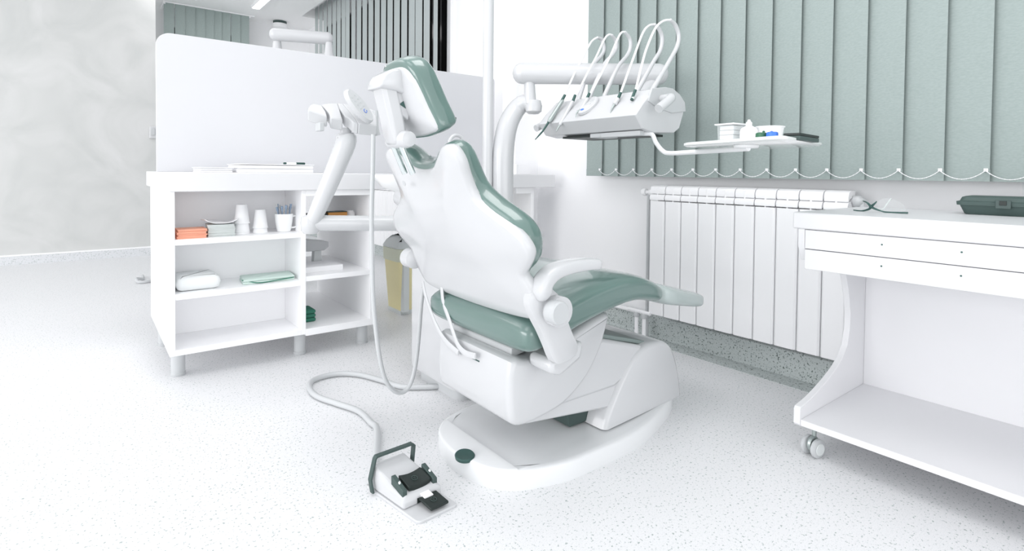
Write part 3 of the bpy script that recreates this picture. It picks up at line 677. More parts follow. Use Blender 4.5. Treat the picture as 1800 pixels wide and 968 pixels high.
# armrest (near side), its bracket and round hinge cap
ya = .950
pad = [at(*q, y=ya) for q in ((950, 530), (953, 500), (966, 482), (985, 472), (1010, 466), (1035, 463), (1053, 464))]
b = B()
AR = []
for i, (p, w_, h_) in enumerate(zip(spline(pad, 4), [0]*99, [0]*99)):
    pass
S_ = spline(pad, 4); nS = len(S_)
for i, p in enumerate(S_):
    t = (S_[min(i+1, nS-1)]-S_[max(i-1, 0)]).normalized(); nn = Vector((-t.z, 0, t.x)); f = i/(nS-1)
    e = 1 if .06 < f < .94 else (.75 if .0 < f < 1 else .35)
    w_ = .026*e; h_ = (.020-.006*f)*e
    AR.append([p+Vector((0, 1, 0))*w_*(abs(math.cos(a))**.5)*(1 if math.cos(a) > 0 else -1)+nn*h_*(abs(math.sin(a))**.7)*(1 if math.sin(a) > 0 else -1) for a in [2*math.pi*k/20 for k in range(20)]])
rings(b, AR); obj('armrest', b, M_PL, root, sub=1)
hub = at(975, 545, y=ya)
b = lathe(B(), [(0, 0), (.030, .001), (.036, .006), (.036, .045), (0, .05)], (hub.x, ya+.022, hub.z), (0, -1, 0), 30); obj('armrest_hub', b, M_PL, root)
hb = at(989, 552, y=.90)
b = lathe(B(), [(0, 0), (.024, 0), (.027, -.003), (.027, -.03), (0, -.032)][::-1], (hb.x, .905, hb.z), (0, -1, 0), 30); obj('hinge_cap', b, M_PLD, root)
br = [(.800, .51), (.82, .535), (.865, .530), (.905, .49), (.918, .45), (.940, .405), (.956, .378), (.948, .352), (.905, .342), (.880, .350), (.862, .385), (.838, .43), (.810, .475)]
b = B(); plate(b, dense(br, 2), ((.006, 0), (0, .005), (0, .028), (.006, .033)), lambda x, z, c_: (x, .952+c_, z)); obj('armrest_bracket', b, M_PL, root, smooth=45)
wedge('bracket_foot', [(.885, .345), (.95, .355), (1.0, .375), (.99, .33), (.92, .300), (.885, .315)], .975, 1.064, M_PL, .012)
# two flat service straps between backrest and underframe
for P in ([(743, 496), (748, 520), (756, 545), (766, 570), (778, 592), (792, 608), (806, 620)], [(776, 503), (779, 530), (789, 560), (797, 585), (805, 606), (818, 620), (836, 626)]):
    pp = [at(px_, py_, x=.838-.0007*(py_-496)*.3) for px_, py_ in P]
    b = B(); tube(b, pp, .0085, 10, 6, flat=.3, up=(1, 0, 0)); obj('service_strap', b, M_PL, root)

# ================================================================ dental unit on the far side of the chair
root = unit = thing('dental_unit', 'white dental unit with pole, swing arms and instrument console beyond the chair', 'dental unit', (1.18, 1.68, 0))
P = rrect(.995, 1.30, 1.58, 1.93, .04)
b = B(); rings(b, [[(x, y, z) for x, y in inset(P, d)] for d, z in ((.004, .045), (0, .06), (0, .58), (.02, .60))]); obj('unit_body', b, M_PL, root, smooth=50)
P2 = rrect(1.02, 1.28, 1.60, 1.90, .04)
b = B(); rings(b, [[(x, y, z) for x, y in inset(P2, d)] for d, z in ((0, 0), (.0, .02), (.004, .045))]); obj('plinth', b, M_PLD, root)
b = B(); P3 = rrect(1.28, 1.45, 1.79, 1.93, .03); rings(b, [[(x, y, z) for x, y in inset(P3, d)] for d, z in ((0, 0), (0, .565), (.01, .58))]); obj('column_base', b, M_PL, root, smooth=50)
# cuspidor bowl and its cup filler spout
bc = at(688, 340, x=.95)
b = lathe(B(), [(0, -.065), (.03, -.06), (.09, -.035), (.115, 0), (.118, .012), (.110, .012), (.085, -.02), (.02, -.045), (0, -.046)], (1.01, 2.0, .775), seg=36); obj('cuspidor_bowl', b, M_CERAM, root)
b = B(); tube(b, [(1.01, 2.0, .715), (1.04, 1.92, .67), (1.10, 1.82, .60)], [.055, .06, .06], 18); obj('bowl_support', b, M_PL, root)
yp = 1.66
b = B(); q = [at(*p, y=1.9) for p in ((790, 262), (791, 247), (797, 239), (805, 238), (812, 243), (815, 255))]
tube(b, [Vector((q[0].x, 1.9, .58))]+q, .007, 12); obj('cup_filler', b, M_PL, root)
b = B(); box(b, 1.10, 1.34, 1.78, 1.94, .56, .61); obj('filler_shelf', b, M_PL, root, bevel=.008)
# lamp pole up through the top of the picture
YPL = 1.87; pl = at(857, 250, y=YPL)
b = B(); tube(b, [(pl.x, YPL, .57), (pl.x, YPL, 1.95)], .0220, 24, smooth=False); obj('lamp_pole', b, M_PL, root)
b = B(); tube(b, [(pl.x, YPL, 1.93), (pl.x, YPL, 1.98), (pl.x+.10, 1.70, 2.00), (pl.x+.25, 1.58, 1.99)], .022, 18); obj('lamp_arm', b, M_PL, root)
b = lathe(B(), [(0, 0), (.07, .01), (.09, .04), (.08, .07), (0, .08)], (pl.x+.30, 1.55, 1.93), seg=28, sx=1.5); obj('lamp_head', b, M_PL, root)
# swan-neck column for the instrument arm
pts = [((886, 430), .046), ((885, 380), .045), ((884, 320), .045), ((885, 265), .045), ((892, 222), .043), ((907, 193), .039), ((922, 181), .036), ((936, 184), .032)]
YS = 1.84; p0 = at(886, 430, y=YS)
cc = [Vector((p0.x, YS, .57))]+[at(*q, y=YS-max(0, i-5)*.03) for i, (q, r_) in enumerate(pts)]
b = B(); tube(b, cc, [.046]+[r_ for q, r_ in pts], 24, 6); obj('swan_neck_column', b, M_PL, root)
jn = at(938, 186, y=1.77)
b = lathe(B(), [(0, -.034), (.022, -.034), (.034, -.024), (.036, 0), (.030, .022), (0, .03)], jn, seg=28); obj('swivel_joint', b, M_PL, root)
az = 1.216; s0 = at(921, 140, y=1.82); s0.z = az; 
s1 = Vector((1.925, 1.415, az)); js = at(932, 165, y=1.78)
b = B(); tube(b, [Vector((js.x, js.y, jn.z+.01)), Vector((js.x-.005, js.y, az-.03))], [.026, .022], 20, smooth=False); obj('arm_link', b, M_PL, root)
s0 = Vector((js.x-.06, js.y+.045, az))
d = (s1-s0).normalized()
b = B(); capsule(b, s0, s1+d*.0, .0445, 28, .9); obj('swing_arm', b, M_PL, root)
b = B(); 
for e in (s0+d*.06, s1-d*.08): lathe(b, [(0, 0), (.004, 0), (.004, .003), (0, .003)], e+Vector((-.0235, -.0315, -.012)), (-.59, -.80, -.3), 10)
obj('arm_screws', b, M_STEEL, root)
b = B(); tube(b, [s1-d*.06+Vector((0, 0, -.03)), s1-d*.06+Vector((-.07, 0, -.09)), Vector((1.72, 1.46, 1.05))], [.026, .030, .032], 20, smooth=False); obj('console_link', b, M_PL, root)
# instrument console
X0, YA, YB = 1.46, 1.205, 1.70
side = [(1.462, .998), (1.500, .953), (1.56, .944), (1.68, .948), (1.712, .966), (1.738, 1.027), (1.732, 1.060), (1.702, 1.084), (1.661, 1.101), (1.602, 1.104), (1.56, 1.094), (1.50, 1.040)]
RR = []
for t, s_ in ((0, .965), (.004, .99), (.012, 1), (.49, 1), (.498, .99), (.502, .965)):
    RR.append([(1.60+(x-1.60)*s_, YA+t, 1.02+(z-1.02)*s_) for x, z in side])
console = obj('instrument_console', rings(B(), RR), M_PL, root, smooth=28, bevel=.0015)
b = B(); prism(b, [(1.62, .950), (1.722, .975), (1.742, 1.03), (1.736, 1.063), (1.705, 1.089), (1.663, 1.106), (1.62, 1.107), (1.545, 1.095), (1.525, 1.05), (1.58, 1.03), (1.66, 1.018), (1.735, 1.018)][2:11], lambda x, z: (x, YA-.004, z), lambda x, z: (x, YA+.004, z)); obj('end_cover', b, M_PLD, console, bevel=.002)
b = B(); box(b, 1.52, 1.70, 1.27, 1.62, .938, .946); obj('underside_rail', b, M_BLK, console)
b = B(); box(b, 1.505, 1.53, 1.22, 1.40, .932, .9495); box(b, 1.51, 1.60, 1.40, 1.46, .934, .95); obj('slide_bracket', b, M_PLD, console, bevel=.002)
def top_z(x): return 1.040+(x-1.50)*(1.094-1.040)/.06
# keypad: oval plate on the slope
sl_d = Vector((.06, 0, .054)).normalized(); sn = Vector((-.054, 0, .06)).normalized()
kc = Vector((1.512, 1.475, top_z(1.515)+.004))
# slope is short, so the keypad lies on a raised wedge
b = B(); K = [(a_*.052, b_*.040) for a_, b_ in [(math.cos(t), math.sin(t)) for t in [k*2*math.pi/28 for k in range(28)]]]
rings(b, [[kc+sl_d*u_*s_+Vector((0, 1, 0))*v_*s_+sn*h_ for u_, v_ in K] for s_, h_ in ((1, -.006), (1, .004), (.93, .007))]); kp = obj('keypad', b, M_PL, console)
b = B()
for i in range(3):
    for j in range(3): lathe(b, [(0, 0), (.005, 0), (.004, .0015), (0, .0018)], kc+sl_d*(.008+(.014*(j-.6)))+Vector((0, .016*(i-1), 0))+sn*.007, sn, 10)
obj('keypad_buttons', b, M_PLD, kp)
b = lathe(B(), [(0, 0), (.006, 0), (.005, .0015), (0, .0015)], kc+sl_d*(-.034)+sn*.0072, sn, 14, sx=1, sy=1.5); obj('logo', b, M_BLUE, kp)['label'] = 'small blue round mark'
# handles
h0 = at(1157, 178, y=1.19); 
b = B(); tube(b, [(h0.x+.035, 1.20, h0.z+.012), (h0.x+.032, 1.17, h0.z+.012), (h0.x+.02, 1.152, h0.z+.010), (h0.x-.005, 1.15, h0.z-.006), (h0.x-.05, 1.15, h0.z-.033)], .0155, 18, 6); obj('handle', b, M_PL, console)
b = B(); tube(b, [(1.60, 1.712, 1.025), (1.575, 1.735, 1.015), (1.52, 1.745, 1.0), (1.485, 1.745, .985)], .0145, 18, 6); obj('handle', b, M_PL, console)
# instruments: whip arm, hose, handpiece
def instrument(y, whip, hose, grip, tip, coupling, ms, rw=.0080):
    yy = lambda p, k: at(p[0], p[1], y=y)
    W_ = [at(*p, y=y) for p in whip]; W_[0] = Vector((1.61, y, 1.09)); Hh = [at(*p, y=y) for p in hose]
    g = [at(*p, y=y) for p in grip]
    b = B(); dd = g[1]-g[0]
    # handpiece body with waist, collar and tip
    tube(b, [g[0], g[0]+dd*.12, g[0]+dd*.5, g[0]+dd*.86, g[1]], [ms[1]*.8, ms[1], ms[1]*.95, ms[1]*1.1, ms[1]*.7], 14, 3)
    hp_ = obj('handpiece', b, ms[0], root)
    if tip:
        t = [at(*p, y=y) for p in tip]; b = B(); tube(b, t, [ms[1]*.55]+[ms[1]*.4]*(len(t)-2)+[ms[1]*.18], 10, 4); obj('working_tip', b, ms[2], hp_)
    c_ = [at(*p, y=y) for p in coupling]; b = B(); tube(b, c_, [.0056, .0062], 14, smooth=False); obj('hose_coupling', b, M_DKG, hp_)['label'] = 'dark green metal hose coupling'
    b = B(); tube(b, Hh, .0042, 10, 6); obj('hose', b, M_CUP, hp_)
    b = B(); tube(b, W_, [rw*1.15]+[rw]*(len(W_)-2)+[rw*.75], 12, 6, flat=1); obj('whip_arm', b, M_PL, hp_)
instrument(1.63, [(985, 175), (1035, 125), (1057, 98), (1062, 85), (1058, 70), (1050, 66)], [(992, 170), (1008, 133), (1022, 106), (1036, 79), (1043, 70), (1050, 66)], [(989, 176), (964, 215)], [(966, 212), (955, 229), (949, 236), (941, 245)], [(993, 167), (987, 178)], (M_STEEL, .0088, M_DKG))
instrument(1.57, [(1015, 165), (1060, 117), (1076, 97), (1083, 85), (1083, 72), (1075, 62)], [(1011, 172), (1032, 130), (1048, 100), (1062, 70), (1070, 61), (1077, 62)], [(1007, 178), (984, 220)], [(986, 217), (981, 225), (977, 232)], [(1011, 167), (1007, 178)], (M_PL, .0075, M_STEEL))
instrument(1.49, [(1058, 160), (1085, 120), (1102, 98), (1108, 84), (1107, 68), (1098, 56)], [(1035, 170), (1058, 128), (1073, 98), (1086, 68), (1093, 57), (1101, 57)], [(1033, 172), (1020, 196)], [(1021, 192), (1014, 198), (1012, 206)], [(1036, 164), (1031, 175)], (M_PL, .0080, M_STEEL))
instrument(1.33, [(1128, 150), (1148, 110), (1161, 88), (1164, 66), (1158, 50), (1150, 43)], [(1090, 166), (1105, 125), (1116, 95), (1130, 58), (1141, 45), (1152, 43)], [(1086, 173), (1080, 184)], [(1081, 182), (1076, 190), (1073, 199)], [(1091, 163), (1085, 177)], (M_PL, .0085, M_STEEL))
instrument(1.26, [(1150, 152), (1175, 110), (1190, 82), (1193, 62), (1187, 44), (1178, 35)], [(1117, 160), (1128, 115), (1137, 84), (1152, 50), (1166, 37), (1180, 35)], [(1117, 162), (1111, 175)], None, [(1117, 158), (1110.5, 176)], (M_CHR, .0065, M_STEEL))
# tray arm and tray
ta = [Vector((1.52, 1.27, .941)), Vector((1.55, 1.23, .941)), Vector((1.563, 1.212, .937)), Vector((1.575, 1.205, .91)), Vector((1.592, 1.19, .882)), Vector((1.580, 1.15, .8715)), Vector((1.535, 1.02, .8715)), Vector((1.455, .80, .8735))]
b = B(); tube(b, ta, .0078, 14, 6); obj('tray_arm', b, M_CUP, root)
TZ = .8835
b = lathe(B(), [(0, 0), (.028, 0), (.03, .003), (.03, .008), (0, .0085)], (1.452, .805, .875), seg=24, sx=1.4); obj('tray_mount', b, M_CUP, root)
tn, tr, tl_ = Vector((1.307, .631)), Vector((1.695, .700)), Vector((1.426, 1.003)); tf = tr+tl_-tn
def tp(u, v): q = tn+(tr-tn)*u+(tl_-tn)*v; return (q.x, q.y)
Pq = [tp(u, v) for u, v in rrect(0, 1, 0, 1, .10)]
b = B(); rings(b, [[(x, y, z) for x, y in inset(Pq, d)] for d, z in ((.008, TZ), (0, TZ+.004), (0, TZ+.010), (.005, TZ+.012), (.014, TZ+.006), (.02, TZ+.005))]); obj('tray', b, mat('pearl_white_tray', (.84, .86, .85), .15, coat=.4), root)
# assistant arm, console and its hanging hose
b = B(); q0, q1 = Vector((.99, 1.66, .617)), Vector((.578, 1.785, .632))
tube(b, [q0+Vector((.06, -.01, 0)), q1], .0255, 24, smooth=False); obj('assistant_lower_arm', b, M_PL, root)
jj = q1+Vector((-.0, 0, 0))
b = lathe(B(), [(0, -.034), (.02, -.034), (.028, -.024), (.03, .0), (.028, .02), (0, .03)], jj+Vector((-.005, .003, 0)), seg=28); obj('elbow_joint', b, M_PL, root)
u0 = at(556, 375, y=1.77); u1 = at(604, 262, y=1.72); u2 = at(608, 240, y=1.72)
b = B(); tube(b, [jj+Vector((0, 0, .012)), u0, u1, u2, u2+Vector((0, 0, .012))], [.022, .025, .032, .032, .022], 22, 5); obj('assistant_upper_arm', b, M_PL, root)
hd0 = at(608, 236, y=1.72)
b = lathe(B(), [(0, -.035), (.018, -.032), (.018, 0), (0, .0)], hd0+Vector((0, 0, .02)), seg=18); obj('console_neck', b, M_PL, root)
def ac(px_, py_, dz=0, y=1.70): v = at(px_, py_, y=y); return Vector((v.x, v.y, v.z+dz))
# holder body: three scalloped fingers and the keypad wing
ay = 1.66
def slabpx(name, top, th, depth, par, m=M_PL, bev=.004):
    t_ = [at(*p, y=ay) for p in top]; b = B()
    rings(b, [[v for v in t_], [v+Vector((.015, depth, depth*.12)) for v in t_]]); return obj(name, b, m, par, bevel=bev, smooth=40)
def apx(zx, zy): px_, py_ = 520+zx*.1653, 140+zy*.1653; return at(px_, py_, y=1.735-.0020*(py_-180))
b = B()
for poly_ in ([(125, 320), (150, 270), (185, 250), (275, 268), (318, 335), (334, 388), (300, 378), (215, 350)], [(268, 262), (350, 246), (445, 244), (470, 330), (500, 425), (430, 412), (368, 402), (352, 352), (310, 300)],
              [(440, 244), (500, 250), (640, 420), (665, 466), (610, 450), (560, 402), (520, 385), (490, 340), (462, 300)], [(495, 250), (700, 270), (855, 325), (862, 486), (665, 466), (600, 380)]):
    t_ = [apx(*p) for p in poly_]; rings(b, [[v for v in t_], [v+Vector((.004, .012, -.034)) for v in t_]])
acon = obj('assistant_console', b, M_PL, root, bevel=.0035, smooth=40)
b = B(); t_ = at(568, 222, y=ay); obox(b, t_+Vector((0, .03, 0)), (1, 0, 0), (0, 1, 0), (0, 0, 1), .007, .02, .013); obj('holder_clip', b, M_PLD, acon, bevel=.002)
b = B(); e0, e1 = at(606, 162, y=ay-.02), at(650, 216, y=ay-.03); ax_ = (e1-e0); L_ = ax_.length/2; ax_.normalize(); cen = (e0+e1)/2+Vector((.012, .01, .008)); sd = Vector((.75, .45, .35)); sd = (sd-ax_*sd.dot(ax_)).normalized(); nz = ax_.cross(sd)
if nz.y > 0: nz = -nz
K = [(math.cos(t)*L_*1.05, math.sin(t)*.028) for t in [k*2*math.pi/28 for k in range(28)]]
rings(b, [[cen+ax_*u_*s_+sd*v_*s_+nz*h_ for u_, v_ in K] for s_, h_ in ((1, -.012), (1, .0), (.93, .004))]); kp2 = obj('keypad', b, M_PL, acon)
b = B()
for i in range(4):
    for j in range(2): lathe(b, [(0, 0), (.0035, 0), (.003, .001), (0, .0012)], cen+ax_*(-.035+.014*i)+sd*(.009*(j*2-1))+nz*.004, nz, 8)
obj('keypad_buttons', b, M_PLD, kp2)
b = B(); tube(b, [cen+ax_*.022+sd*.006*math.cos(t)+ax_*.006*math.sin(t)+nz*.0048 for t in [k*2*math.pi/12 for k in range(11)]], .0009, 6, 2); obj('logo', b, M_BLUE, kp2)['label'] = 'small blue ring mark'
hp3 = [(656, 236), (655, 300), (653, 380), (654, 460), (657, 540), (666, 620), (678, 668), (695, 688), (712, 687), (724, 668), (732, 630), (737, 580), (740, 540), (744, 505)]
b = B(); pp = [at(px_, py_, y=1.62 if i < 7 else 1.62-.0*(i)) for i, (px_, py_) in enumerate(hp3)]
tube(b, pp, .0070, 12, 8); obj('suction_hose', b, M_PLD, root)
b = B(); tube(b, [at(660, 195, y=1.70), at(661, 225, y=1.69), at(664, 238, y=1.69)], .009, 12); obj('suction_handpiece', b, M_PLD, root)

# ================================================================ things on the instrument tray
TT = TZ+.005
def ont(px_, u): # on the tray, along the pixel column, at share u of the tray's depth
    k = at(px_, 300, y=1.0).x; x = 1.36+.22*u; return Vector((x, x/k, TT))
c = ont(1284, .62); root = thing('plastic_container', 'clear rectangular plastic container of white blocks on the instrument tray', 'container', (c.x, c.y, TT))
ang = -.10
def rot(x, y, a=ang): return (c.x+x*math.cos(a)-y*math.sin(a), c.y+x*math.sin(a)+y*math.cos(a))
def rb(x0, x1, y0, y1, z0, z1, tap=0):
    b = B(); P = [rot(x, y) for x, y in ((x0, y0), (x1, y0), (x1, y1), (x0, y1))]; Q = [rot(x, y) for x, y in ((x0-tap, y0-tap), (x1+tap, y0-tap), (x1+tap, y1+tap), (x0-tap, y1+tap))]
    return rings(b, [[(x, y, TT+z0) for x, y in P], [(x, y, TT+z1) for x, y in Q]])
obj('container_body', rb(-.026, .030, -.026, .026, .0, .056, .002), M_CLEAR, root, bevel=.002)
obj('container_rim', rb(-.034, .036, -.033, .033, .056, .060), M_CUP, root, bevel=.001)
for i in range(4): obj('white_block', rb(-.023, .027, -.022, .022, .001+.0135*i, .0130+.0135*i), M_CUP, root, bevel=.001)
c = ont(1315, .55)
root = thing('dropper_bottle', 'white squeeze bottle with nozzle cap on the instrument tray', 'bottle', (c.x, c.y, TT))
obj('bottle_body', lathe(B(), [(0, 0), (.022, 0), (.0235, .003), (.0235, .036), (.020, .043), (.010, .049), (0, .050)], c, seg=28), M_CUP, root)
obj('nozzle', lathe(B(), [(.0085, 0), (.0085, .010), (.005, .013), (.0035, .018), (0, .019)], c+Vector((0, 0, .049)), seg=20), M_CERAM, root)
c = ont(1352, .80)
tag(obj('plastic_tub', lathe(B(), [(0, 0), (.028, 0), (.036, .045), (.039, .046), (.039, .049), (.034, .049), (.027, .004), (0, .004)], c, seg=32), M_CUP), 'white tapered plastic tub behind the coloured caps on the instrument tray', 'tub')
c = ont(1337, .22); root = thing('dappen_dish', 'dark green dish with a small knob, left of the blue one on the tray', 'dish', (c.x, c.y, TT))
obj('dish_body', lathe(B(), [(0, 0), (.0135, 0), (.015, .003), (.014, .021), (.011, .023), (0, .023)], c, seg=24), M_GREEN, root)
obj('knob', lathe(B(), [(0, 0), (.003, 0), (.0035, .004), (0, .006)], c+Vector((.006, -.003, .023)), seg=12), M_GREEN, root)
c = ont(1356, .20); root = thing('dappen_dish', 'bright blue dish beside the green one on the instrument tray', 'dish', (c.x, c.y, TT))
obj('dish_body', lathe(B(), [(0, 0), (.0135, 0), (.015, .003), (.014, .021), (.011, .023), (0, .023)], c, seg=24), M_BLUE, root)
obj('knob', lathe(B(), [(0, 0), (.003, 0), (.0035, .002), (0, .003)], c+Vector((.003, .003, .023)), seg=12), M_BLUE, root)
c = ont(1408, .55); root = thing('instrument_case', 'small flat black case at the right edge of the instrument tray', 'case', (c.x, c.y, TT))
for nm, z0, z1, mm in (('case_base', 0, .011, M_CHAR), ('lid', .0115, .018, M_BLK)):
    b = B(); a_ = .12; P = [(c.x+x*math.cos(a_)-y*math.sin(a_), c.y+x*math.sin(a_)+y*math.cos(a_)) for x, y in ((-.075, -.02), (.075, -.02), (.075, .02), (-.075, .02))]
    prism(b, P, lambda x, y: (x, y, TT+z0), lambda x, y: (x, y, TT+z1)); obj(nm, b, mm, root, bevel=.0015)

# ================================================================ foot control
FL = Vector((.590, 1.090, 0)); uu = Vector((.9985, .054, 0)); vv = Vector((-.160, .987, 0))
def fp(a, b_, z): q = FL+uu*a+vv*b_; return Vector((q.x, q.y, z))
root = thing('foot_control', 'white foot control with dark handle and two black pedals on the floor', 'foot control', fp(.055, .11, 0))
P = rrect(0, .112, 0, .222, .012)
b = B(); rings(b, [[fp(x, y, z) for x, y in inset(P, d)] for d, z in ((.001, 0), (0, .002), (0, .005), (.002, .007))]); obj('floor_plate', b, M_PL, root)
def hz(y): return .030+(y-.06)*.28
b = B(); Q = [(.004, .062), (.108, .062), (.108, .215), (.004, .215)]
lo = [(.003, .060), (.109, .060), (.109, .219), (.003, .219)]; hi = [(.010, .068), (.102, .068), (.102, .205), (.010, .205)]
rings(b, [[fp(x, y, .0072) for x, y in lo], [fp(x, y, .026) for x, y in lo[:2]]+[fp(x, y, .035) for x, y in lo[2:]], [fp(hi[0][0], hi[0][1], .034), fp(hi[1][0], hi[1][1], .034), fp(hi[2][0], hi[2][1], .062), fp(hi[3][0], hi[3][1], .062)]]); obj('housing', b, M_PL, root, bevel=.005, smooth=50)
b = B()
def strap(pts, w_, t_):
    pts = [Vector(p) for p in pts]; Rr = []
    for i, p in enumerate(pts):
        a_ = (pts[i]-pts[i-1]).normalized() if i else (pts[1]-pts[0]).normalized(); c_ = (pts[i+1]-pts[i]).normalized() if i < len(pts)-1 else a_
        t = (a_+c_).normalized(); n_ = vv.normalized().cross(t).normalized(); k_ = 1/max(.5, t.dot(a_))
        Rr.append([p+vv.normalized()*w_*s1_+n_*t_*s2_*k_ for s1_, s2_ in ((-1, -1), (1, -1), (1, 1), (-1, 1))])
    return rings(b, Rr)
hy = .195
strap([fp(-.006, hy-.02, .006), fp(-.006, hy-.01, .035), fp(.012, hy, .078), fp(.016, hy, .083), fp(.118, hy, .083), fp(.124, hy, .077), fp(.112, hy-.01, .032)], .0065, .0028); obj('carry_handle', b, M_CHAR, root, bevel=.001)
b = B(); g1 = []
def pedal(x0, x1, y0, y1, z0, z1, th, dip):
    b = B(); N = 10; top = []; bot = []
    R2 = []
    for i in range(N+1):
        f = i/N; x = x0+(x1-x0)*f; dz = -dip*math.sin(math.pi*f)
        R2.append([fp(x, y0, z0+dz), fp(x, y1, z1+dz), fp(x, y1, z1+dz-th), fp(x, y0, z0+dz-th)])
    return rings(b, R2)
u_ped = obj('upper_pedal', pedal(.026, .088, .074, .116, .050, .062, .012, .005), M_BLK, root, bevel=.002, smooth=30)
l_ped = obj('lower_pedal', pedal(.040, .090, .008, .056, .019, .026, .006, .001), M_BLK, root, bevel=.002, smooth=30)
for (pd, cx_, cy_, z_, sl_) in ((u_ped, .057, .095, .0518, .28), (l_ped, .065, .032, .0222, .15)):
    b = B(); tube(b, [fp(cx_+.007*math.cos(t), cy_+.007*math.sin(t), z_+.0072*sl_*math.sin(t)+.0006) for t in [k*2*math.pi/14 for k in range(15)]], .0007, 6, 1)
    tube(b, [fp(cx_-.003, cy_+.004, z_+.0018), fp(cx_, cy_-.003, z_), fp(cx_+.003, cy_+.004, z_+.0018)], .0006, 6, 1); obj('embossed_mark', b, M_CHAR, pd)
# fine grip dots on the pedals
for x in (.008, .092):
    b = B(); rings(b, [[fp(x+a_, y_, z_) for a_, y_, z_ in ((0, .070, .030), (.012, .070, .030), (.012, .118, .045), (0, .118, .045))], [fp(x+a_, y_, z_) for a_, y_, z_ in ((0, .070, .046), (.012, .070, .046), (.012, .118, .066), (0, .118, .066))]]); sb = obj('side_lug', b, M_CHAR, root, bevel=.0015)
    b = lathe(B(), [(0, 0), (.0035, 0), (.0035, .004), (.002, .006), (0, .006)], fp(x+.006, .092, .0545), seg=12); obj('screw', b, M_CHR, sb)
b = B(); rings(b, [[fp(x, .0595, z) for x, z in ((.040, .010), (.090, .010), (.090, .022), (.040, .022))], [fp(x, .063, z) for x, z in ((.040, .010), (.090, .010), (.090, .022), (.040, .022))]]); obj('pedal_slot', b, M_BLK, root)
b = B(); rings(b, [[fp(x, .045, z) for x, z in ((.05, .021), (.074, .021), (.074, .026), (.05, .026))], [fp(x, .066, z) for x, z in ((.05, .021), (.074, .021), (.074, .030), (.05, .030))]]); obj('pedal_arm', b, M_CUP, root)
cb = [at(*p, z=.012) for p in ((672, 762), (663, 757), (652, 742), (630, 722), (590, 708), (557, 696), (544, 681), (552, 667), (590, 657), (630, 658), (670, 668), (706, 679), (740, 682), (775, 686))]
cb = [fp(.045, .222, .03), fp(.045, .245, .017)]+cb[1:-2]+[Vector((.985, 1.76, .012)), Vector((1.035, 1.735, .012))]
b = B(); tube(b, cb, .0095, 12, 6); obj('cable', b, M_PLD, root)

# ================================================================ rolling side table at the right
root = thing('side_table', 'white rolling side table with drawers and low shelf at the right edge', 'table', (1.84, .1, 0))
XF = 1.6; YR = -.62; YL = .709
def tb(name, *a, m=M_TABLE, bv=.0015): return obj(name, box(B(), *a), m, root, bevel=bv)
tb('table_top', XF-.004, 2.08, YR, .741, .649, .696, m=M_STONE, bv=.004)
tb('drawer', XF, XF+.018, YR+.02, YL-.001, .5945, .6475)
dr = root.children[-1]
tb('drawer', XF, XF+.018, YR+.02, YL-.001, .537, .5925)
d2 = root.children[-1]
for dd_, z in ((dr, .626), (d2, .571)):
    for y in (.5185, .3575, -.2):
        b = lathe(B(), [(0, 0), (.0022, 0), (.0022, .002), (0, .002)], (XF-.0012, y, z), (1, 0, 0), 10); obj('knob_hole', b, M_DKG, dd_)
tb('carcass', XF+.018, 2.03, YR+.02, YL, .537, .649)
outer = [(1.60, .649), (1.60, .60), (1.62, .56), (1.80, .530), (1.872, .510), (1.895, .48), (1.918, .42), (1.932, .36), (1.930, .31), (1.915, .262), (1.88, .226), (1.835, .202), (1.775, .180), (1.719, .164), (1.66, .150), (1.603, .142), (1.596, .136), (1.596, .094), (1.603, .087), (2.07, .087), (2.07, .649)]
for y0 in (YL, YR):
    b = B(); prism(b, outer, lambda x, z: (x, y0, z), lambda x, z: (x, y0+.018, z)); obj('side_panel', b, M_TABLE, root, bevel=.0015, smooth=30)
tb('bottom_shelf', XF, 2.05, YR+.018, YL, .089, .107)
tb('back_panel', 2.05, 2.066, YR+.018, YL, .087, .649)
def caster(x, y, a):
    r_ = B(); ca, sa = math.cos(a), math.sin(a); axv = Vector((-sa, ca, 0))
    o_ = None
    b = B(); tube(b, [(x, y, .055), (x, y, .088)], .006, 10, smooth=False); lathe(b, [(0, -.006), (.02, -.006), (.023, 0), (.02, .006), (0, .006)], (x-.006, y, .034), axv, 20)
    o_ = obj('caster', b, M_STEEL, root)
    for s_ in (-1, 1):
        b = lathe(B(), [(0, -.007), (.020, -.007), (.0264, -.004), (.0264, .004), (.020, .007), (0, .007)], Vector((x-.006, y, .0264))+axv*.0155*s_, axv, 28); obj('wheel', b, M_PLD, o_)
        b = lathe(B(), [(0, -.001), (.016, -.001), (.017, 0), (0, .001)], Vector((x-.006, y, .0264))+axv*(.0155*s_+.0078*s_), axv, 24); obj('hub_cap', b, M_BING, o_)
for x, y in ((1.645, .69), (2.02, .69), (1.645, -.58), (2.02, -.58)): caster(x, y, -.25)
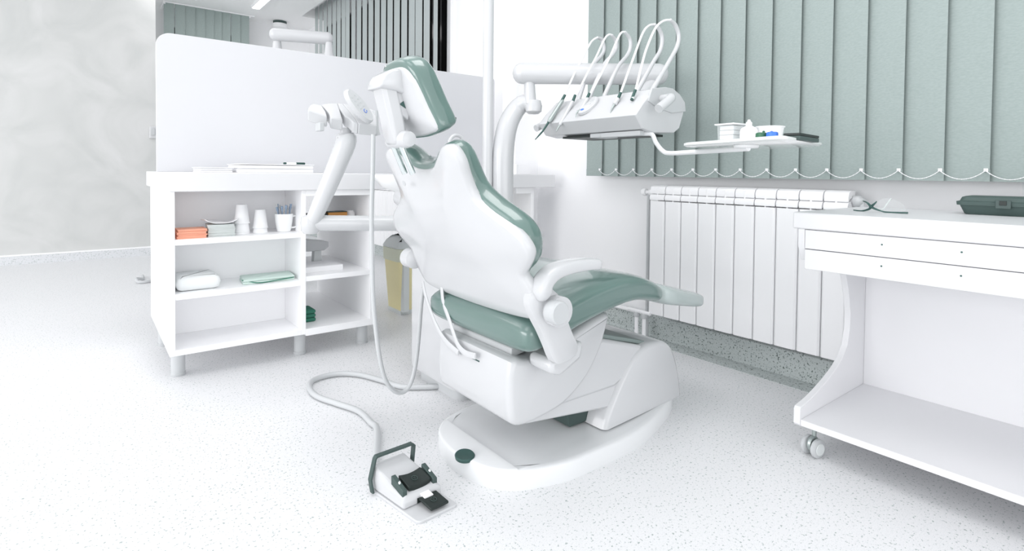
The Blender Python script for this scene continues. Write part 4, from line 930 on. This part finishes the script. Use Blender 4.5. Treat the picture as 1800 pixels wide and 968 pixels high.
# safety glasses
zt_ = .696
gp = lambda px_, py_, dz=0: at(px_, py_, z=zt_+.001+dz)
A0 = at(1533, 368, x=1.80)
root = thing('safety_glasses', 'clear wraparound safety glasses with dark green frame on the side table', 'glasses', (1.80, .60, zt_))
gx = 1.80
def gq(px_, py_, dx=0): return at(px_, py_, x=gx+dx)
def lens(pts, name):
    b = B(); P = [gq(*p) for p in pts]; R2 = [[v for v in P], [v+Vector((.0022, 0, 0)) for v in P]]; rings(b, R2); return obj(name, b, M_LENS, root)
lens([(1499, 368), (1500, 358), (1508, 350), (1518, 348), (1526, 353), (1530, 362), (1527, 368), (1515, 371)], 'lens')
lens([(1536, 365), (1541, 355), (1550, 349), (1560, 348), (1578, 353), (1590, 361), (1593, 370), (1575, 372), (1550, 371)], 'lens')
b = B(); tube(b, [gq(1500, 369), gq(1515, 370.5), gq(1528, 367, -.004), gq(1531, 363, -.006), gq(1536, 366, -.004), gq(1550, 371), gq(1562, 373), gq(1596, 374)], [.0016, .002, .0032, .0045, .0032, .002, .0024, .0026], 8, 5); obj('frame', b, M_DKG, root)
b = B(); tube(b, [gq(1531, 363, -.006), gq(1524, 356, -.006), gq(1517, 353)], [.004, .0022, .0012], 8, 4); tube(b, [gq(1531, 363, -.006), gq(1537, 358, -.006), gq(1541, 354)], [.004, .0025, .0014], 8, 4); obj('nose_pad', b, M_DKG, root)
b = B(); tube(b, [gq(1543, 369), gq(1552, 367, .03), gq(1558, 360, .07), gq(1566, 349, .12)], [.0014, .0016, .002, .002], 8, 4); obj('temple', b, M_BING, root)
# slate case
root = thing('tool_case', 'dark slate plastic case with a latch on the side table', 'case', (1.93, .33, zt_))
c0 = at(1690, 376, z=zt_); cx0, cy0 = c0.x, c0.y
cdir = Vector((.06, -1, 0)).normalized(); cper = Vector((1, .06, 0)).normalized()
def cp(a_, b_, z): q = Vector((cx0, cy0, 0))+cdir*a_+cper*b_; return Vector((q.x, q.y, z))
CL = .30
def cring(a0, a1, b0, b1, z): return [cp(x, y, z) for x, y in rrect(a0, a1, b0, b1, .014, 4)]
b = B(); rings(b, [cring(.006, CL-.006, .006, .118, zt_), cring(.003, CL-.003, .003, .121, zt_+.003), cring(-.006, CL+.006, -.004, .128, zt_+.026)]); obj('case_base', b, M_CASE, root)
b = B(); rings(b, [cring(-.012, CL+.012, -.009, .133, zt_+.0262), cring(-.013, CL+.013, -.010, .134, zt_+.036), cring(-.006, CL+.006, -.004, .128, zt_+.038), cring(-.002, CL+.002, .0, .124, zt_+.048), cring(.006, CL-.006, .008, .116, zt_+.051)]); obj('lid', b, M_CASE, root)
lx = at(1764, 360, x=c0.x).y; la = (cy0-lx)
b = B(); obox(b, cp(la, -.012, zt_+.031), cdir, cper, (0, 0, 1), .016, .004, .0115); lt = obj('latch', b, M_CHAR, root, bevel=.0015)
b = B(); obox(b, cp(la, -.0165, zt_+.035), cdir, cper, (0, 0, 1), .0075, .0012, .006); obj('latch_tab', b, M_BLK, lt, bevel=.0008)
